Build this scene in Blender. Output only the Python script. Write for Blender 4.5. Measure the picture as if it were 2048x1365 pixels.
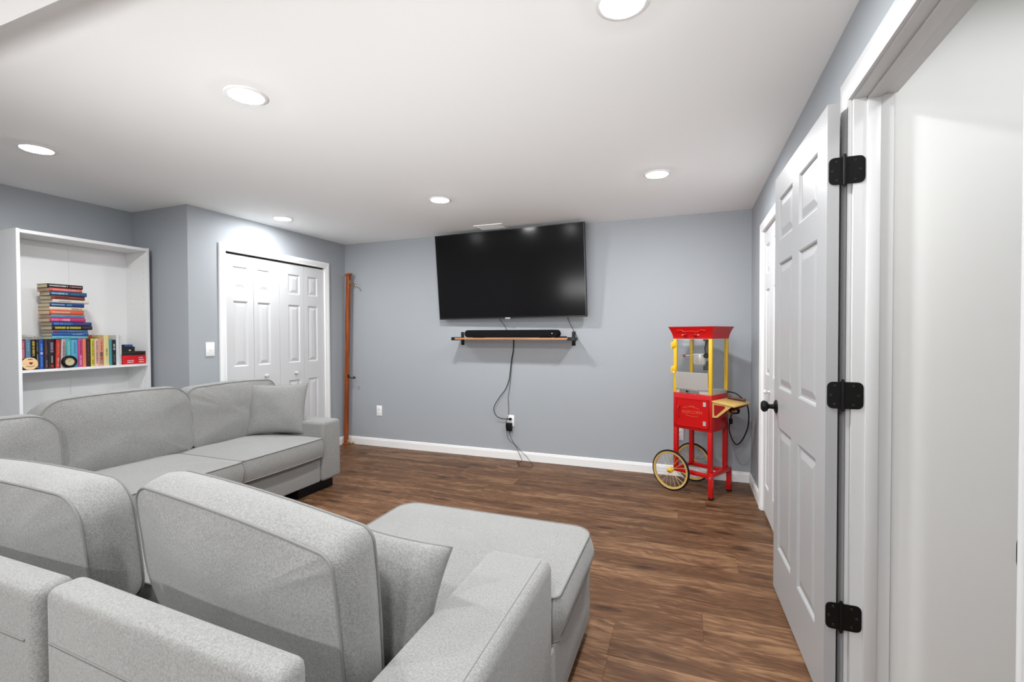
import bpy, bmesh, math, random
from mathutils import Vector, Matrix, noise

random.seed(7)
for o in list(bpy.data.objects):
    bpy.data.objects.remove(o)
SC = bpy.context.scene
COL = SC.collection

# ------------------------------------------------------------------ camera, world, exposure
CAM = (-0.5043, -4.4266, 1.2883)
F_PX, YAW, PITCH, ROLL = 928.56, 0.3625, -0.0162, -0.0034
cam_d = bpy.data.cameras.new('camera')
cam = bpy.data.objects.new('camera', cam_d)
COL.objects.link(cam)
cam_d.sensor_width = 36.0
cam_d.lens = 36.0 * F_PX / 2048.0
cam_d.clip_start = 0.02
fw = Vector((-math.sin(YAW) * math.cos(PITCH), math.cos(YAW) * math.cos(PITCH), math.sin(PITCH)))
rt = Vector((math.cos(YAW), math.sin(YAW), 0))
up = rt.cross(fw)
r2 = rt * math.cos(ROLL) + up * math.sin(ROLL)
u2 = -rt * math.sin(ROLL) + up * math.cos(ROLL)
cm = Matrix((r2, u2, -fw)).transposed().to_4x4()
cm.translation = CAM
cam.matrix_world = cm
SC.camera = cam

world = bpy.data.worlds.new('world')
SC.world = world
world.use_nodes = True
world.node_tree.nodes['Background'].inputs[0].default_value = (0.9, 0.95, 1.0, 1)
world.node_tree.nodes['Background'].inputs[1].default_value = 0.0

SC.view_settings.view_transform = 'Standard'
SC.view_settings.look = 'None'
SC.view_settings.gamma = 1.0
SC.view_settings.use_curve_mapping = False
SC.view_settings.exposure = 2.38
# added fill light behind the camera, aimed up to brighten the ceiling
fl_d = bpy.data.lights.new('ceiling_fill', 'AREA'); fl_d.shape = 'RECTANGLE'; fl_d.size = 2.8; fl_d.size_y = 0.3; fl_d.spread = math.radians(58)
fl_d.energy = 3.0
fl = bpy.data.objects.new('ceiling_fill', fl_d); COL.objects.link(fl)
fl.location = (-1.75, -4.95, 1.20)
fl.rotation_euler = Vector((0, 0.94, 0.36)).to_track_quat('-Z', 'Y').to_euler()
LIGHT_STRENGTH = 92.0       # emission of the recessed lamps' lenses
SC.cycles.max_bounces = 14
SC.cycles.diffuse_bounces = 10
SC.cycles.transparent_max_bounces = 16
SC.cycles.use_denoising = True

H = 2.339        # ceiling height
W = 4.284        # closet wall
W2 = 4.969       # bookcase wall
YR = -7.2        # rear wall

# ------------------------------------------------------------------ materials
MATS = {}
def srgb(r, g, b):
    f = lambda c: (c / 255 / 12.92) if c / 255 <= 0.04045 else ((c / 255 + 0.055) / 1.055) ** 2.4
    return (f(r), f(g), f(b))

def mat(name, col, rough=0.5, metal=0.0, spec=0.5, emit=0.0, bump=None, vary=None, coat=0.0):
    if name in MATS: return MATS[name]
    m = bpy.data.materials.new(name); m.use_nodes = True
    nt = m.node_tree; b = nt.nodes['Principled BSDF']
    b.inputs['Base Color'].default_value = (*col, 1)
    b.inputs['Roughness'].default_value = rough
    b.inputs['Metallic'].default_value = metal
    b.inputs['Specular IOR Level'].default_value = spec
    b.inputs['Coat Weight'].default_value = coat
    if emit:
        b.inputs['Emission Color'].default_value = (0.965, 0.985, 1.0, 1)
        b.inputs['Emission Strength'].default_value = emit
    tc = nt.nodes.new('ShaderNodeTexCoord')
    if vary:          # (scale, amount): soft mottling of the colour
        n = nt.nodes.new('ShaderNodeTexNoise'); n.inputs['Scale'].default_value = vary[0]; n.inputs['Detail'].default_value = 4
        nt.links.new(tc.outputs['Object'], n.inputs['Vector'])
        mr = nt.nodes.new('ShaderNodeMapRange'); mr.inputs[1].default_value = 0.3; mr.inputs[2].default_value = 0.7
        mr.inputs[3].default_value = 1 - vary[1]; mr.inputs[4].default_value = 1 + vary[1]
        nt.links.new(n.outputs['Fac'], mr.inputs[0])
        mx = nt.nodes.new('ShaderNodeVectorMath'); mx.operation = 'SCALE'
        mx.inputs[0].default_value = col
        nt.links.new(mr.outputs[0], mx.inputs['Scale'])
        nt.links.new(mx.outputs[0], b.inputs['Base Color'])
    if bump:          # (scale, strength, distance)
        n2 = nt.nodes.new('ShaderNodeTexNoise'); n2.inputs['Scale'].default_value = bump[0]; n2.inputs['Detail'].default_value = 3
        nt.links.new(tc.outputs['Object'], n2.inputs['Vector'])
        bp = nt.nodes.new('ShaderNodeBump'); bp.inputs['Strength'].default_value = bump[1]; bp.inputs['Distance'].default_value = bump[2]
        nt.links.new(n2.outputs['Fac'], bp.inputs['Height'])
        nt.links.new(bp.outputs[0], b.inputs['Normal'])
    MATS[name] = m
    return m

def fabric(name, col):
    m = bpy.data.materials.new(name); m.use_nodes = True
    nt = m.node_tree; b = nt.nodes['Principled BSDF']
    b.inputs['Roughness'].default_value = 0.95
    b.inputs['Specular IOR Level'].default_value = 0.15
    b.inputs['Sheen Weight'].default_value = 0.25
    b.inputs['Sheen Roughness'].default_value = 0.5
    tc = nt.nodes.new('ShaderNodeTexCoord')
    def nz(scale, det):
        n = nt.nodes.new('ShaderNodeTexNoise'); n.inputs['Scale'].default_value = scale; n.inputs['Detail'].default_value = det
        nt.links.new(tc.outputs['Object'], n.inputs['Vector']); return n
    def wv(rx, rz, scale):
        mp = nt.nodes.new('ShaderNodeMapping'); mp.inputs['Rotation'].default_value = (rx, 0.6, rz)
        nt.links.new(tc.outputs['Object'], mp.inputs['Vector'])
        w = nt.nodes.new('ShaderNodeTexWave'); w.inputs['Scale'].default_value = scale; w.inputs['Distortion'].default_value = 1.2
        w.inputs['Detail'].default_value = 1; w.inputs['Detail Scale'].default_value = 2.0
        nt.links.new(mp.outputs[0], w.inputs['Vector']); return w
    a, c, d = nz(420, 2), nz(190, 2), nz(2.2, 2)
    w1, w2 = wv(0.5, 0.3, 120), wv(-0.9, 1.9, 120)
    mul = nt.nodes.new('ShaderNodeMath'); mul.operation = 'MULTIPLY'
    nt.links.new(w1.outputs['Fac'], mul.inputs[0]); nt.links.new(w2.outputs['Fac'], mul.inputs[1])
    ad = nt.nodes.new('ShaderNodeMath'); ad.operation = 'ADD'
    nt.links.new(a.outputs['Fac'], ad.inputs[0]); nt.links.new(c.outputs['Fac'], ad.inputs[1])
    mr = nt.nodes.new('ShaderNodeMapRange')
    mr.inputs[1].default_value = 0.7; mr.inputs[2].default_value = 1.3; mr.inputs[3].default_value = 0.74; mr.inputs[4].default_value = 1.24
    nt.links.new(ad.outputs[0], mr.inputs[0])
    mr2 = nt.nodes.new('ShaderNodeMapRange')
    mr2.inputs[1].default_value = 0.3; mr2.inputs[2].default_value = 0.7; mr2.inputs[3].default_value = 0.95; mr2.inputs[4].default_value = 1.05
    nt.links.new(d.outputs['Fac'], mr2.inputs[0])
    m3 = nt.nodes.new('ShaderNodeMath'); m3.operation = 'MULTIPLY'
    nt.links.new(mr.outputs[0], m3.inputs[0]); nt.links.new(mr2.outputs[0], m3.inputs[1])
    sc = nt.nodes.new('ShaderNodeVectorMath'); sc.operation = 'SCALE'; sc.inputs[0].default_value = col
    nt.links.new(m3.outputs[0], sc.inputs['Scale'])
    nt.links.new(sc.outputs[0], b.inputs['Base Color'])
    hs = nt.nodes.new('ShaderNodeMath'); hs.operation = 'ADD'
    nt.links.new(mul.outputs[0], hs.inputs[0]); nt.links.new(c.outputs['Fac'], hs.inputs[1])
    bp = nt.nodes.new('ShaderNodeBump'); bp.inputs['Strength'].default_value = 0.32; bp.inputs['Distance'].default_value = 0.0012
    nt.links.new(hs.outputs[0], bp.inputs['Height']); nt.links.new(bp.outputs[0], b.inputs['Normal'])
    return m

def plank_mat():
    m = bpy.data.materials.new('brown_plank'); m.use_nodes = True
    nt = m.node_tree; L = nt.links.new; b = nt.nodes['Principled BSDF']
    tc = nt.nodes.new('ShaderNodeTexCoord'); oi = nt.nodes.new('ShaderNodeObjectInfo')
    off = nt.nodes.new('ShaderNodeVectorMath'); off.operation = 'SCALE'; off.inputs[0].default_value = (37.0, 61.0, 19.0)
    L(oi.outputs['Random'], off.inputs['Scale'])
    add = nt.nodes.new('ShaderNodeVectorMath'); add.operation = 'ADD'
    L(tc.outputs['Object'], add.inputs[0]); L(off.outputs[0], add.inputs[1])
    wm = nt.nodes.new('ShaderNodeMapping'); wm.inputs['Scale'].default_value = (3.2, 7.0, 1)
    L(add.outputs[0], wm.inputs['Vector'])
    wn = nt.nodes.new('ShaderNodeTexNoise'); wn.inputs['Scale'].default_value = 1; wn.inputs['Detail'].default_value = 3
    L(wm.outputs[0], wn.inputs['Vector'])
    ws = nt.nodes.new('ShaderNodeVectorMath'); ws.operation = 'MULTIPLY'; ws.inputs[1].default_value = (0.0, 0.05, 0.0)
    L(wn.outputs['Color'], ws.inputs[0])
    add0 = add
    add = nt.nodes.new('ShaderNodeVectorMath'); add.operation = 'ADD'
    L(add0.outputs[0], add.inputs[0]); L(ws.outputs[0], add.inputs[1])
    def mapped(s):
        mp = nt.nodes.new('ShaderNodeMapping'); mp.inputs['Scale'].default_value = s
        L(add.outputs[0], mp.inputs['Vector']); return mp
    def nz(s, det=4, dist=0.0, rough=0.55):
        n = nt.nodes.new('ShaderNodeTexNoise'); n.inputs['Scale'].default_value = 1; n.inputs['Detail'].default_value = det
        n.inputs['Distortion'].default_value = dist; n.inputs['Roughness'].default_value = rough
        L(mapped(s).outputs[0], n.inputs['Vector']); return n
    broad = nz((0.8, 9, 1), 5, 0.8, 0.55)         # long dark and light bands
    fine = nz((12, 230, 1), 4, 0.6, 0.7)          # thin fibres
    mid = nz((4.5, 34, 1), 6, 2.2, 0.66)
    streak = nz((2.2, 42, 1), 4, 1.6, 0.6)        # sparse dark streaks
    blot = nz((3.5, 7.0, 1), 3, 0.8)
    # cathedral rings: bands across the plank, warped by a slow noise
    warp = nz((1.5, 6.0, 1), 3, 0.3)
    sx = nt.nodes.new('ShaderNodeSeparateXYZ'); L(add.outputs[0], sx.inputs[0])
    ring = nt.nodes.new('ShaderNodeMath'); ring.operation = 'MULTIPLY_ADD'; ring.inputs[1].default_value = 75.0
    L(warp.outputs['Fac'], ring.inputs[0])
    yk = nt.nodes.new('ShaderNodeMath'); yk.operation = 'MULTIPLY'; yk.inputs[1].default_value = 110.0
    L(sx.outputs['Y'], yk.inputs[0]); L(yk.outputs[0], ring.inputs[2])
    sn = nt.nodes.new('ShaderNodeMath'); sn.operation = 'SINE'; L(ring.outputs[0], sn.inputs[0])
    def madd(x, k, y):
        n = nt.nodes.new('ShaderNodeMath'); n.operation = 'MULTIPLY_ADD'; n.inputs[1].default_value = k
        L(x, n.inputs[0])
        if hasattr(y, 'node'): L(y, n.inputs[2])
        else: n.inputs[2].default_value = y
        return n.outputs[0]
    dk = nt.nodes.new('ShaderNodeMapRange'); dk.inputs[1].default_value = 0.56; dk.inputs[2].default_value = 0.74
    dk.inputs[3].default_value = 0.0; dk.inputs[4].default_value = -0.30
    L(streak.outputs['Fac'], dk.inputs[0])
    v = madd(broad.outputs['Fac'], 0.85, -0.16)
    v = madd(mid.outputs['Fac'], 0.48, v)
    v = madd(fine.outputs['Fac'], 0.30, v)
    v = madd(sn.outputs[0], 0.05, v)
    v = madd(blot.outputs['Fac'], 0.24, v)
    v = madd(oi.outputs['Random'], 0.09, v)
    v = madd(dk.outputs[0], 1.0, v)
    # knots: small round dark spots drawn out along the grain
    vo = nt.nodes.new('ShaderNodeTexVoronoi'); vo.voronoi_dimensions = '2D'; vo.inputs['Scale'].default_value = 1.0; vo.inputs['Randomness'].default_value = 1.0
    L(mapped((1.15, 3.2, 0.5)).outputs[0], vo.inputs['Vector'])
    kn = nt.nodes.new('ShaderNodeMapRange'); kn.inputs[1].default_value = 0.02; kn.inputs[2].default_value = 0.10
    kn.inputs[3].default_value = -0.34; kn.inputs[4].default_value = 0.0
    L(vo.outputs['Distance'], kn.inputs[0])
    kb = nt.nodes.new('ShaderNodeMath'); kb.operation = 'ADD'; L(v, kb.inputs[0]); L(kn.outputs[0], kb.inputs[1])
    cr = nt.nodes.new('ShaderNodeValToRGB'); e = cr.color_ramp.elements; FK = 0.53
    e[0].position = 0.34; e[0].color = (*[FK * q_ for q_ in srgb(66, 43, 27)], 1)
    e[1].position = 1.12 if False else 1.0; e[1].color = (*[FK * q_ for q_ in srgb(180, 137, 101)], 1)
    k = e.new(0.62); k.color = (*[FK * q_ for q_ in srgb(107, 74, 50)], 1)
    k = e.new(0.8); k.color = (*[FK * q_ for q_ in srgb(132, 94, 66)], 1)
    L(kb.outputs[0], cr.inputs[0])
    L(cr.outputs[0], b.inputs['Base Color'])
    b.inputs['Roughness'].default_value = 0.46
    b.inputs['Specular IOR Level'].default_value = 0.22
    bp = nt.nodes.new('ShaderNodeBump'); bp.inputs['Strength'].default_value = 0.25; bp.inputs['Distance'].default_value = 0.001
    L(fine.outputs['Fac'], bp.inputs['Height']); L(bp.outputs[0], b.inputs['Normal'])
    return m

def wood(name, c1, c2, rough=0.45, axis=2, freq=60):
    if name in MATS: return MATS[name]
    m = bpy.data.materials.new(name); m.use_nodes = True
    nt = m.node_tree; L = nt.links.new; b = nt.nodes['Principled BSDF']
    tc = nt.nodes.new('ShaderNodeTexCoord'); mp = nt.nodes.new('ShaderNodeMapping')
    s = [freq, freq, freq]; s[axis] = 3; mp.inputs['Scale'].default_value = s
    L(tc.outputs['Object'], mp.inputs['Vector'])
    n = nt.nodes.new('ShaderNodeTexNoise'); n.inputs['Scale'].default_value = 1; n.inputs['Detail'].default_value = 4; n.inputs['Distortion'].default_value = 0.5
    L(mp.outputs[0], n.inputs['Vector'])
    cr = nt.nodes.new('ShaderNodeValToRGB'); cr.color_ramp.elements[0].position = 0.3; cr.color_ramp.elements[1].position = 0.7
    cr.color_ramp.elements[0].color = (*c1, 1); cr.color_ramp.elements[1].color = (*c2, 1)
    L(n.outputs['Fac'], cr.inputs[0]); L(cr.outputs[0], b.inputs['Base Color'])
    b.inputs['Roughness'].default_value = rough
    MATS[name] = m
    return m

def glass(name='clear_pane'):
    if name in MATS: return MATS[name]
    m = bpy.data.materials.new(name); m.use_nodes = True
    nt = m.node_tree; nt.nodes.clear()
    out = nt.nodes.new('ShaderNodeOutputMaterial'); mx = nt.nodes.new('ShaderNodeMixShader')
    tr = nt.nodes.new('ShaderNodeBsdfTransparent'); tr.inputs[0].default_value = (0.985, 0.99, 0.99, 1)
    gl = nt.nodes.new('ShaderNodeBsdfGlossy'); gl.inputs['Roughness'].default_value = 0.03
    lw = nt.nodes.new('ShaderNodeLayerWeight'); lw.inputs[0].default_value = 0.5
    pw = nt.nodes.new('ShaderNodeMath'); pw.operation = 'POWER'; pw.inputs[1].default_value = 4.0
    fr = nt.nodes.new('ShaderNodeMath'); fr.operation = 'MULTIPLY_ADD'; fr.inputs[1].default_value = 0.6; fr.inputs[2].default_value = 0.04
    nt.links.new(lw.outputs['Facing'], pw.inputs[0]); nt.links.new(pw.outputs[0], fr.inputs[0])
    nt.links.new(fr.outputs[0], mx.inputs[0]); nt.links.new(tr.outputs[0], mx.inputs[1]); nt.links.new(gl.outputs[0], mx.inputs[2])
    nt.links.new(mx.outputs[0], out.inputs[0])
    MATS[name] = m
    return m

M_WALL = mat('blue_grey_paint', srgb(164, 168.5, 173), 0.75, spec=0.25, bump=(220, 0.05, 0.0008))
M_HALL = mat('pale_wall_paint', srgb(226, 226, 224), 0.7, spec=0.25, bump=(220, 0.05, 0.0008))
M_CEIL = mat('white_ceiling_paint', srgb(247, 249, 249), 0.85, spec=0.2)
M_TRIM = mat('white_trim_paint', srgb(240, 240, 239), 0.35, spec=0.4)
M_TRIM2 = mat('dimmed_trim_paint', srgb(200, 200, 200), 0.35, spec=0.4)  # white trim paint, darkened to offset the strong light at the doorway
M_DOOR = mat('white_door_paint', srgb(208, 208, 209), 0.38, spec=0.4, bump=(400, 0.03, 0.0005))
M_SLAB = mat('dimmed_door_paint', srgb(162, 162, 163), 0.38, spec=0.4, bump=(400, 0.03, 0.0005))  # white door paint, darkened to offset the ceiling lamps close by
M_SHELF = mat('white_laminate', srgb(234, 234, 234), 0.45)
M_BLACK = mat('matte_black_metal', (0.004, 0.004, 0.004), 0.38, spec=0.25)
M_BLKPL = mat('black_plastic', (0.005, 0.005, 0.0055), 0.5, spec=0.2)
M_CLOTHBLK = mat('black_speaker_cloth', (0.006, 0.006, 0.0065), 0.9, spec=0.1, bump=(900, 0.4, 0.0008))
M_DARK = mat('dark_void', (0.02, 0.02, 0.02), 0.9)
M_FAB = fabric('grey_sofa_fabric', srgb(134, 133.5, 131))
M_SEAM = mat('grey_piping', srgb(126, 125.5, 123), 0.95, spec=0.1)
M_PLATE = mat('white_plate_plastic', srgb(242, 242, 242), 0.35)
M_LENS = mat('lit_lens', (1, 1, 1), 0.4, emit=LIGHT_STRENGTH)
M_LENS_L = mat('lit_lens_left', (1, 1, 1), 0.4, emit=LIGHT_STRENGTH * 0.68)
M_LENS_R1 = mat('lit_lens_soffit', (1, 1, 1), 0.4, emit=LIGHT_STRENGTH * 1.0)
M_LENS_R2 = mat('lit_lens_rear_fill', (1, 1, 1), 0.4, emit=LIGHT_STRENGTH * 2.3)  # unseen rear row, added and boosted as fill for the low walls
M_LENS_HALL = mat('lit_lens_hall', (1, 1, 1), 0.4, emit=LIGHT_STRENGTH * 0.22)
M_RED = mat('red_enamel', srgb(186, 8, 12), 0.3, spec=0.5, coat=0.2)
M_DKRED = mat('dark_red_panel', srgb(140, 10, 18), 0.35)
M_YEL = mat('yellow_enamel', srgb(222, 178, 36), 0.35)
M_TAN = mat('tan_enamel', srgb(196, 160, 92), 0.45)
M_GOLD = mat('brass', srgb(226, 180, 70), 0.3, metal=0.9)
M_STEEL = mat('brushed_steel', (0.86, 0.85, 0.83), 0.36, metal=0.8, bump=(300, 0.05, 0.0005))
M_TIRE = mat('black_rubber', (0.006, 0.006, 0.006), 0.7, spec=0.2)
M_PAGE = mat('cream_pages', srgb(206, 192, 160), 0.9, bump=(700, 0.3, 0.0006))

# ------------------------------------------------------------------ mesh helpers
WM = {}      # world matrix of every thing's Empty, kept by name
def world_of(o):
    return WM.get(o.name, Matrix.Identity(4)) if o is not None else Matrix.Identity(4)

def tag(o, label=None, cat=None, group=None, kind=None):
    if label: o['label'] = label
    if cat: o['category'] = cat
    if group: o['group'] = group
    if kind: o['kind'] = kind
    return o

def thing(name, label, cat, loc=(0, 0, 0), rz=0.0, group=None, kind=None):
    o = bpy.data.objects.new(name, None); COL.objects.link(o)
    o.location = loc; o.rotation_euler = (0, 0, rz); o.empty_display_size = 0.1
    WM[o.name] = Matrix.Translation(loc) @ Matrix.Rotation(rz, 4, 'Z')
    return tag(o, label, cat, group, kind)

class MB:
    """Collects shapes; build() links them as ONE mesh object. local=True: coordinates are the parent's own, else the room's."""
    def __init__(self, local=False):
        self.v, self.f, self.local = [], [], local
    def add(self, vs, fs):
        n = len(self.v); self.v += [Vector(p) for p in vs]; self.f += [tuple(i + n for i in f) for f in fs]; return self
    def box(self, x0, x1, y0, y1, z0, z1):
        return self.add([(x0,y0,z0),(x1,y0,z0),(x1,y1,z0),(x0,y1,z0),(x0,y0,z1),(x1,y0,z1),(x1,y1,z1),(x0,y1,z1)],
                        [(3,2,1,0),(4,5,6,7),(0,1,5,4),(1,2,6,5),(2,3,7,6),(3,0,4,7)])
    def obox(self, c, ax, hs):
        c = Vector(c); a = [Vector(ax[i]).normalized() * hs[i] for i in range(3)]
        P = [c + a[0]*i + a[1]*j + a[2]*k for k in (-1,1) for (i,j) in ((-1,-1),(1,-1),(1,1),(-1,1))]
        return self.add(P, [(3,2,1,0),(4,5,6,7),(0,1,5,4),(1,2,6,5),(2,3,7,6),(3,0,4,7)])
    def bar(self, p, q, w, h=None):
        p, q = Vector(p), Vector(q); d = (q - p); l = d.length; d.normalize()
        s = d.cross(Vector((0,0,1)))
        if s.length < 1e-4: s = Vector((1,0,0))
        s.normalize(); t = s.cross(d)
        return self.obox((p+q)/2, (d, s, t), (l/2, w/2, (h or w)/2))
    def tube(self, path, r, n=8, closed=False, caps=True):
        P = [Vector(p) for p in path]; m = len(P); rings = []
        prev = None
        for i in range(m):
            if closed: t = P[(i+1) % m] - P[i-1]
            else: t = P[min(i+1, m-1)] - P[max(i-1, 0)]
            t.normalize()
            if prev is None:
                a = t.cross(Vector((0,0,1)))
                if a.length < 1e-3: a = t.cross(Vector((1,0,0)))
            else: a = prev - t * prev.dot(t)
            if a.length < 1e-6: a = t.orthogonal()
            a.normalize(); prev = a; b = t.cross(a)
            rr = r[i] if isinstance(r, (list, tuple)) else r
            rings.append([P[i] + (a*math.cos(2*math.pi*k/n) + b*math.sin(2*math.pi*k/n))*rr for k in range(n)])
        vs = [p for R in rings for p in R]; fs = []
        for i in range(m if closed else m-1):
            for k in range(n):
                j = (i+1) % m
                fs.append((i*n+k, i*n+(k+1)%n, j*n+(k+1)%n, j*n+k))
        if not closed and caps:
            fs.append(tuple(range(n))[::-1]); fs.append(tuple((m-1)*n+k for k in range(n)))
        return self.add(vs, fs)
    def lathe(self, c, axis, prof, n=24, cap0=True, cap1=True):
        c = Vector(c); ax = Vector(axis).normalized(); a = ax.orthogonal().normalized(); b = ax.cross(a)
        vs = []; fs = []; m = len(prof)
        for (r, h) in prof:
            for k in range(n):
                th = 2*math.pi*k/n
                vs.append(c + ax*h + (a*math.cos(th) + b*math.sin(th))*r)
        for i in range(m-1):
            for k in range(n):
                fs.append((i*n+k, i*n+(k+1)%n, (i+1)*n+(k+1)%n, (i+1)*n+k))
        if cap0: fs.append(tuple(range(n))[::-1])
        if cap1: fs.append(tuple((m-1)*n+k for k in range(n)))
        return self.add(vs, fs)
    def prism(self, poly, o, ea, eb, ec, t):
        """polygon (a,b) pairs in the plane o+a*ea+b*eb, extruded by t along ec"""
        o, ea, eb, ec = Vector(o), Vector(ea), Vector(eb), Vector(ec); n = len(poly)
        vs = [o + ea*a + eb*b for a, b in poly] + [o + ea*a + eb*b + ec*t for a, b in poly]
        fs = [tuple(range(n))[::-1], tuple(range(n, 2*n))] + [(i, (i+1) % n, n+(i+1) % n, n+i) for i in range(n)]
        return self.add(vs, fs)
    def mesh(self, name, mtx=None, bevel=0.0, segs=2, smooth=False, fix=True):
        inv = mtx.inverted() if mtx is not None else None
        me = bpy.data.meshes.new(name)
        me.from_pydata([(inv @ p) if inv is not None else p for p in self.v], [], self.f)
        bm = bmesh.new(); bm.from_mesh(me)
        if fix: bmesh.ops.recalc_face_normals(bm, faces=bm.faces)
        if bevel > 0:
            es = [e for e in bm.edges if len(e.link_faces) == 2 and e.calc_face_angle(0) > 0.5]
            bmesh.ops.bevel(bm, geom=es, offset=bevel, offset_type='OFFSET', segments=segs, profile=0.5, affect='EDGES', clamp_overlap=True)
        for f in bm.faces: f.smooth = smooth or bevel > 0
        bm.to_mesh(me); bm.free()
        if smooth or bevel > 0:
            try: me.set_sharp_from_angle(angle=math.radians(42))
            except Exception: pass
        return me
    def build(self, name, material, parent=None, bevel=0.0, segs=2, smooth=False, fix=True, kind=None, label=None):
        mw = world_of(parent)
        me = self.mesh(name, None if self.local else mw, bevel, segs, smooth, fix)
        me.materials.append(material)
        o = bpy.data.objects.new(name, me); COL.objects.link(o)
        if parent is not None: o.parent = parent
        WM[o.name] = mw
        if kind: o['kind'] = kind
        if label: o['label'] = label
        return o

def text_mesh(body, size, depth=0.0004):
    cu = bpy.data.curves.new('lettering', 'FONT'); cu.body = body; cu.size = size; cu.extrude = depth
    cu.align_x = 'CENTER'; cu.align_y = 'CENTER'; cu.resolution_u = 2
    to = bpy.data.objects.new('lettering_source', cu); COL.objects.link(to)
    bpy.context.view_layer.update()
    me = bpy.data.meshes.new_from_object(to.evaluated_get(bpy.context.evaluated_depsgraph_get()))
    bpy.data.objects.remove(to); bpy.data.curves.remove(cu)
    return me

def lettering(name, body, size, parent, material, o, ex, ey, local=True):
    """flat letters at o with ex to the right and ey up, in the parent's own coordinates"""
    me = text_mesh(body, size)
    ex, ey = Vector(ex).normalized(), Vector(ey).normalized()
    M = Matrix((ex, ey, ex.cross(ey))).transposed().to_4x4(); M.translation = Vector(o)
    if not local: M = world_of(parent).inverted() @ M
    me.transform(M); me.materials.clear(); me.materials.append(material)
    ob = bpy.data.objects.new(name, me); COL.objects.link(ob); ob.parent = parent
    return ob

def structure(name, mb, material, **k):
    return mb.build(name, material, kind='structure', **k)

def group_structure(name, label=None):
    o = bpy.data.objects.new(name, None); COL.objects.link(o); o['kind'] = 'structure'
    if label: o['label'] = label
    WM[o.name] = Matrix.Identity(4)
    return o

# ------------------------------------------------------------------ room shell
FH = 0.09   # baseboard height
# wall with the television
structure('wall_back', MB().box(-5.07, 0.9, 0.0, 0.1, -0.05, H + 0.05), M_WALL)
# wall with the white bifold closet (opening y -1.517..-0.33)
LC0, LC1, LCZ = -1.517, -0.33, 2.02
w = MB().box(-W - 0.1, -W, -1.84, LC0 - 0.012, -0.05, H + 0.05).box(-W - 0.1, -W, LC1 + 0.012, 0, -0.05, H + 0.05).box(-W - 0.1, -W, LC0 - 0.012, LC1 + 0.012, LCZ + 0.012, H + 0.05)
structure('wall_left', w, M_WALL)
structure('wall_corner', MB().box(-W2, -W - 0.1, -1.84, -1.74, -0.05, H + 0.05), M_WALL)
structure('wall_bookcase', MB().box(-W2 - 0.1, -W2, YR, 0.1, -0.05, H + 0.05), M_WALL)
# right wall with two openings
TR = 0.111
RC0, RC1, RCZ = -1.90, -0.66, 2.012
D0, D1, DZ = -3.457, -2.585, 2.062
w = MB()
w.box(0, TR, RC1 + 0.012, 0, -0.05, H + 0.05)
w.box(0, TR, RC0 - 0.012, RC1 + 0.012, RCZ + 0.012, H + 0.05)
w.box(0, TR, D1, RC0 - 0.012, -0.05, H + 0.05)
w.box(0, TR, D0, D1, DZ, H + 0.05)
w.box(0, TR, YR, D0, -0.05, H + 0.05)
structure('wall_right', w, M_WALL)
structure('wall_rear', MB().box(-5.07, 0.2, YR - 0.1, YR, -0.05, H + 0.05), M_WALL)
structure('ceiling', MB().box(-5.07, 1.45, YR - 0.1, 0.1, H, H + 0.1), M_CEIL)
structure('trim_1', MB().box(-W2, 0, YR, -3.684, 2.18, H), M_CEIL)['label'] = 'lowered white ceiling soffit at the upper left'
# closet behind the right bifold and the hall beyond the open door
structure('wall_closet', MB().box(0.75, 0.85, -2.565, 0, -0.05, H), M_HALL)
structure('wall_hall', MB().box(TR, 1.4, -2.572, -2.47, -0.05, H), M_HALL)
structure('wall_hall_side', MB().box(1.3, 1.4, -4.7, -2.572, -0.05, H), M_HALL)
structure('wall_hall_rear', MB().box(TR, 1.4, -4.8, -4.7, -0.05, H), M_HALL)

# floor: a slab with separate planks laid on it
floor = structure('floor', MB().box(-5.07, 1.45, YR - 0.1, 0.1, -0.06, -0.0085), M_DARK)
M_PLANK = plank_mat()
PW, PL = 0.2205, 1.52
def plank_mesh(x0, x1, y0, y1, nm='plank'):
    g = 0.00015
    lx, ly = (x1 - x0) / 2 - g, (y1 - y0) / 2 - g
    mb = MB(local=True).box(-lx, lx, -ly, ly, -0.0085, 0.0)
    me = mb.mesh(nm, None, 0.0005, 1); me.materials.append(M_PLANK)
    return me
full = plank_mesh(0, PL, 0, PW)
row = 0
y1 = 0.0
edges = [0.0, -0.1490] + [-0.1490 - PW * k for k in range(1, 25)]
starts = {}
rnd = random.Random(3)
for i in range(len(edges) - 1):
    ya, yb = edges[i + 1], edges[i]
    s = rnd.uniform(0, PL)
    if i == 3: s = -0.38 + 5 * PL          # joints the photograph shows
    if i == 10: s = -0.44 + 5 * PL
    if i == 12: s = -0.80 + 5 * PL
    x = s % PL
    while x > -W2: x -= PL
    xmin, xmax = -W2, 0.0
    while x < xmax:
        a, b = max(x, xmin), min(x + PL, xmax)
        if b - a > 0.02:
            fullw = (b - a > PL - 1e-4) and abs((yb - ya) - PW) < 1e-4
            me = full if fullw else plank_mesh(a, b, ya, yb)
            o = bpy.data.objects.new('plank', me); COL.objects.link(o)
            o.parent = floor; o.location = ((a + b) / 2, (ya + yb) / 2, 0)
        x += PL
# floor of the hall and the rear of the room: the same boards, never in view
rear = MB().box(-W2, 0, YR, edges[-1], -0.0085, 0).box(0, 1.3, -4.7, 0, -0.0085, -0.0005)
o = rear.build('boards', M_PLANK, floor); o['kind'] = 'stuff'

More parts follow.
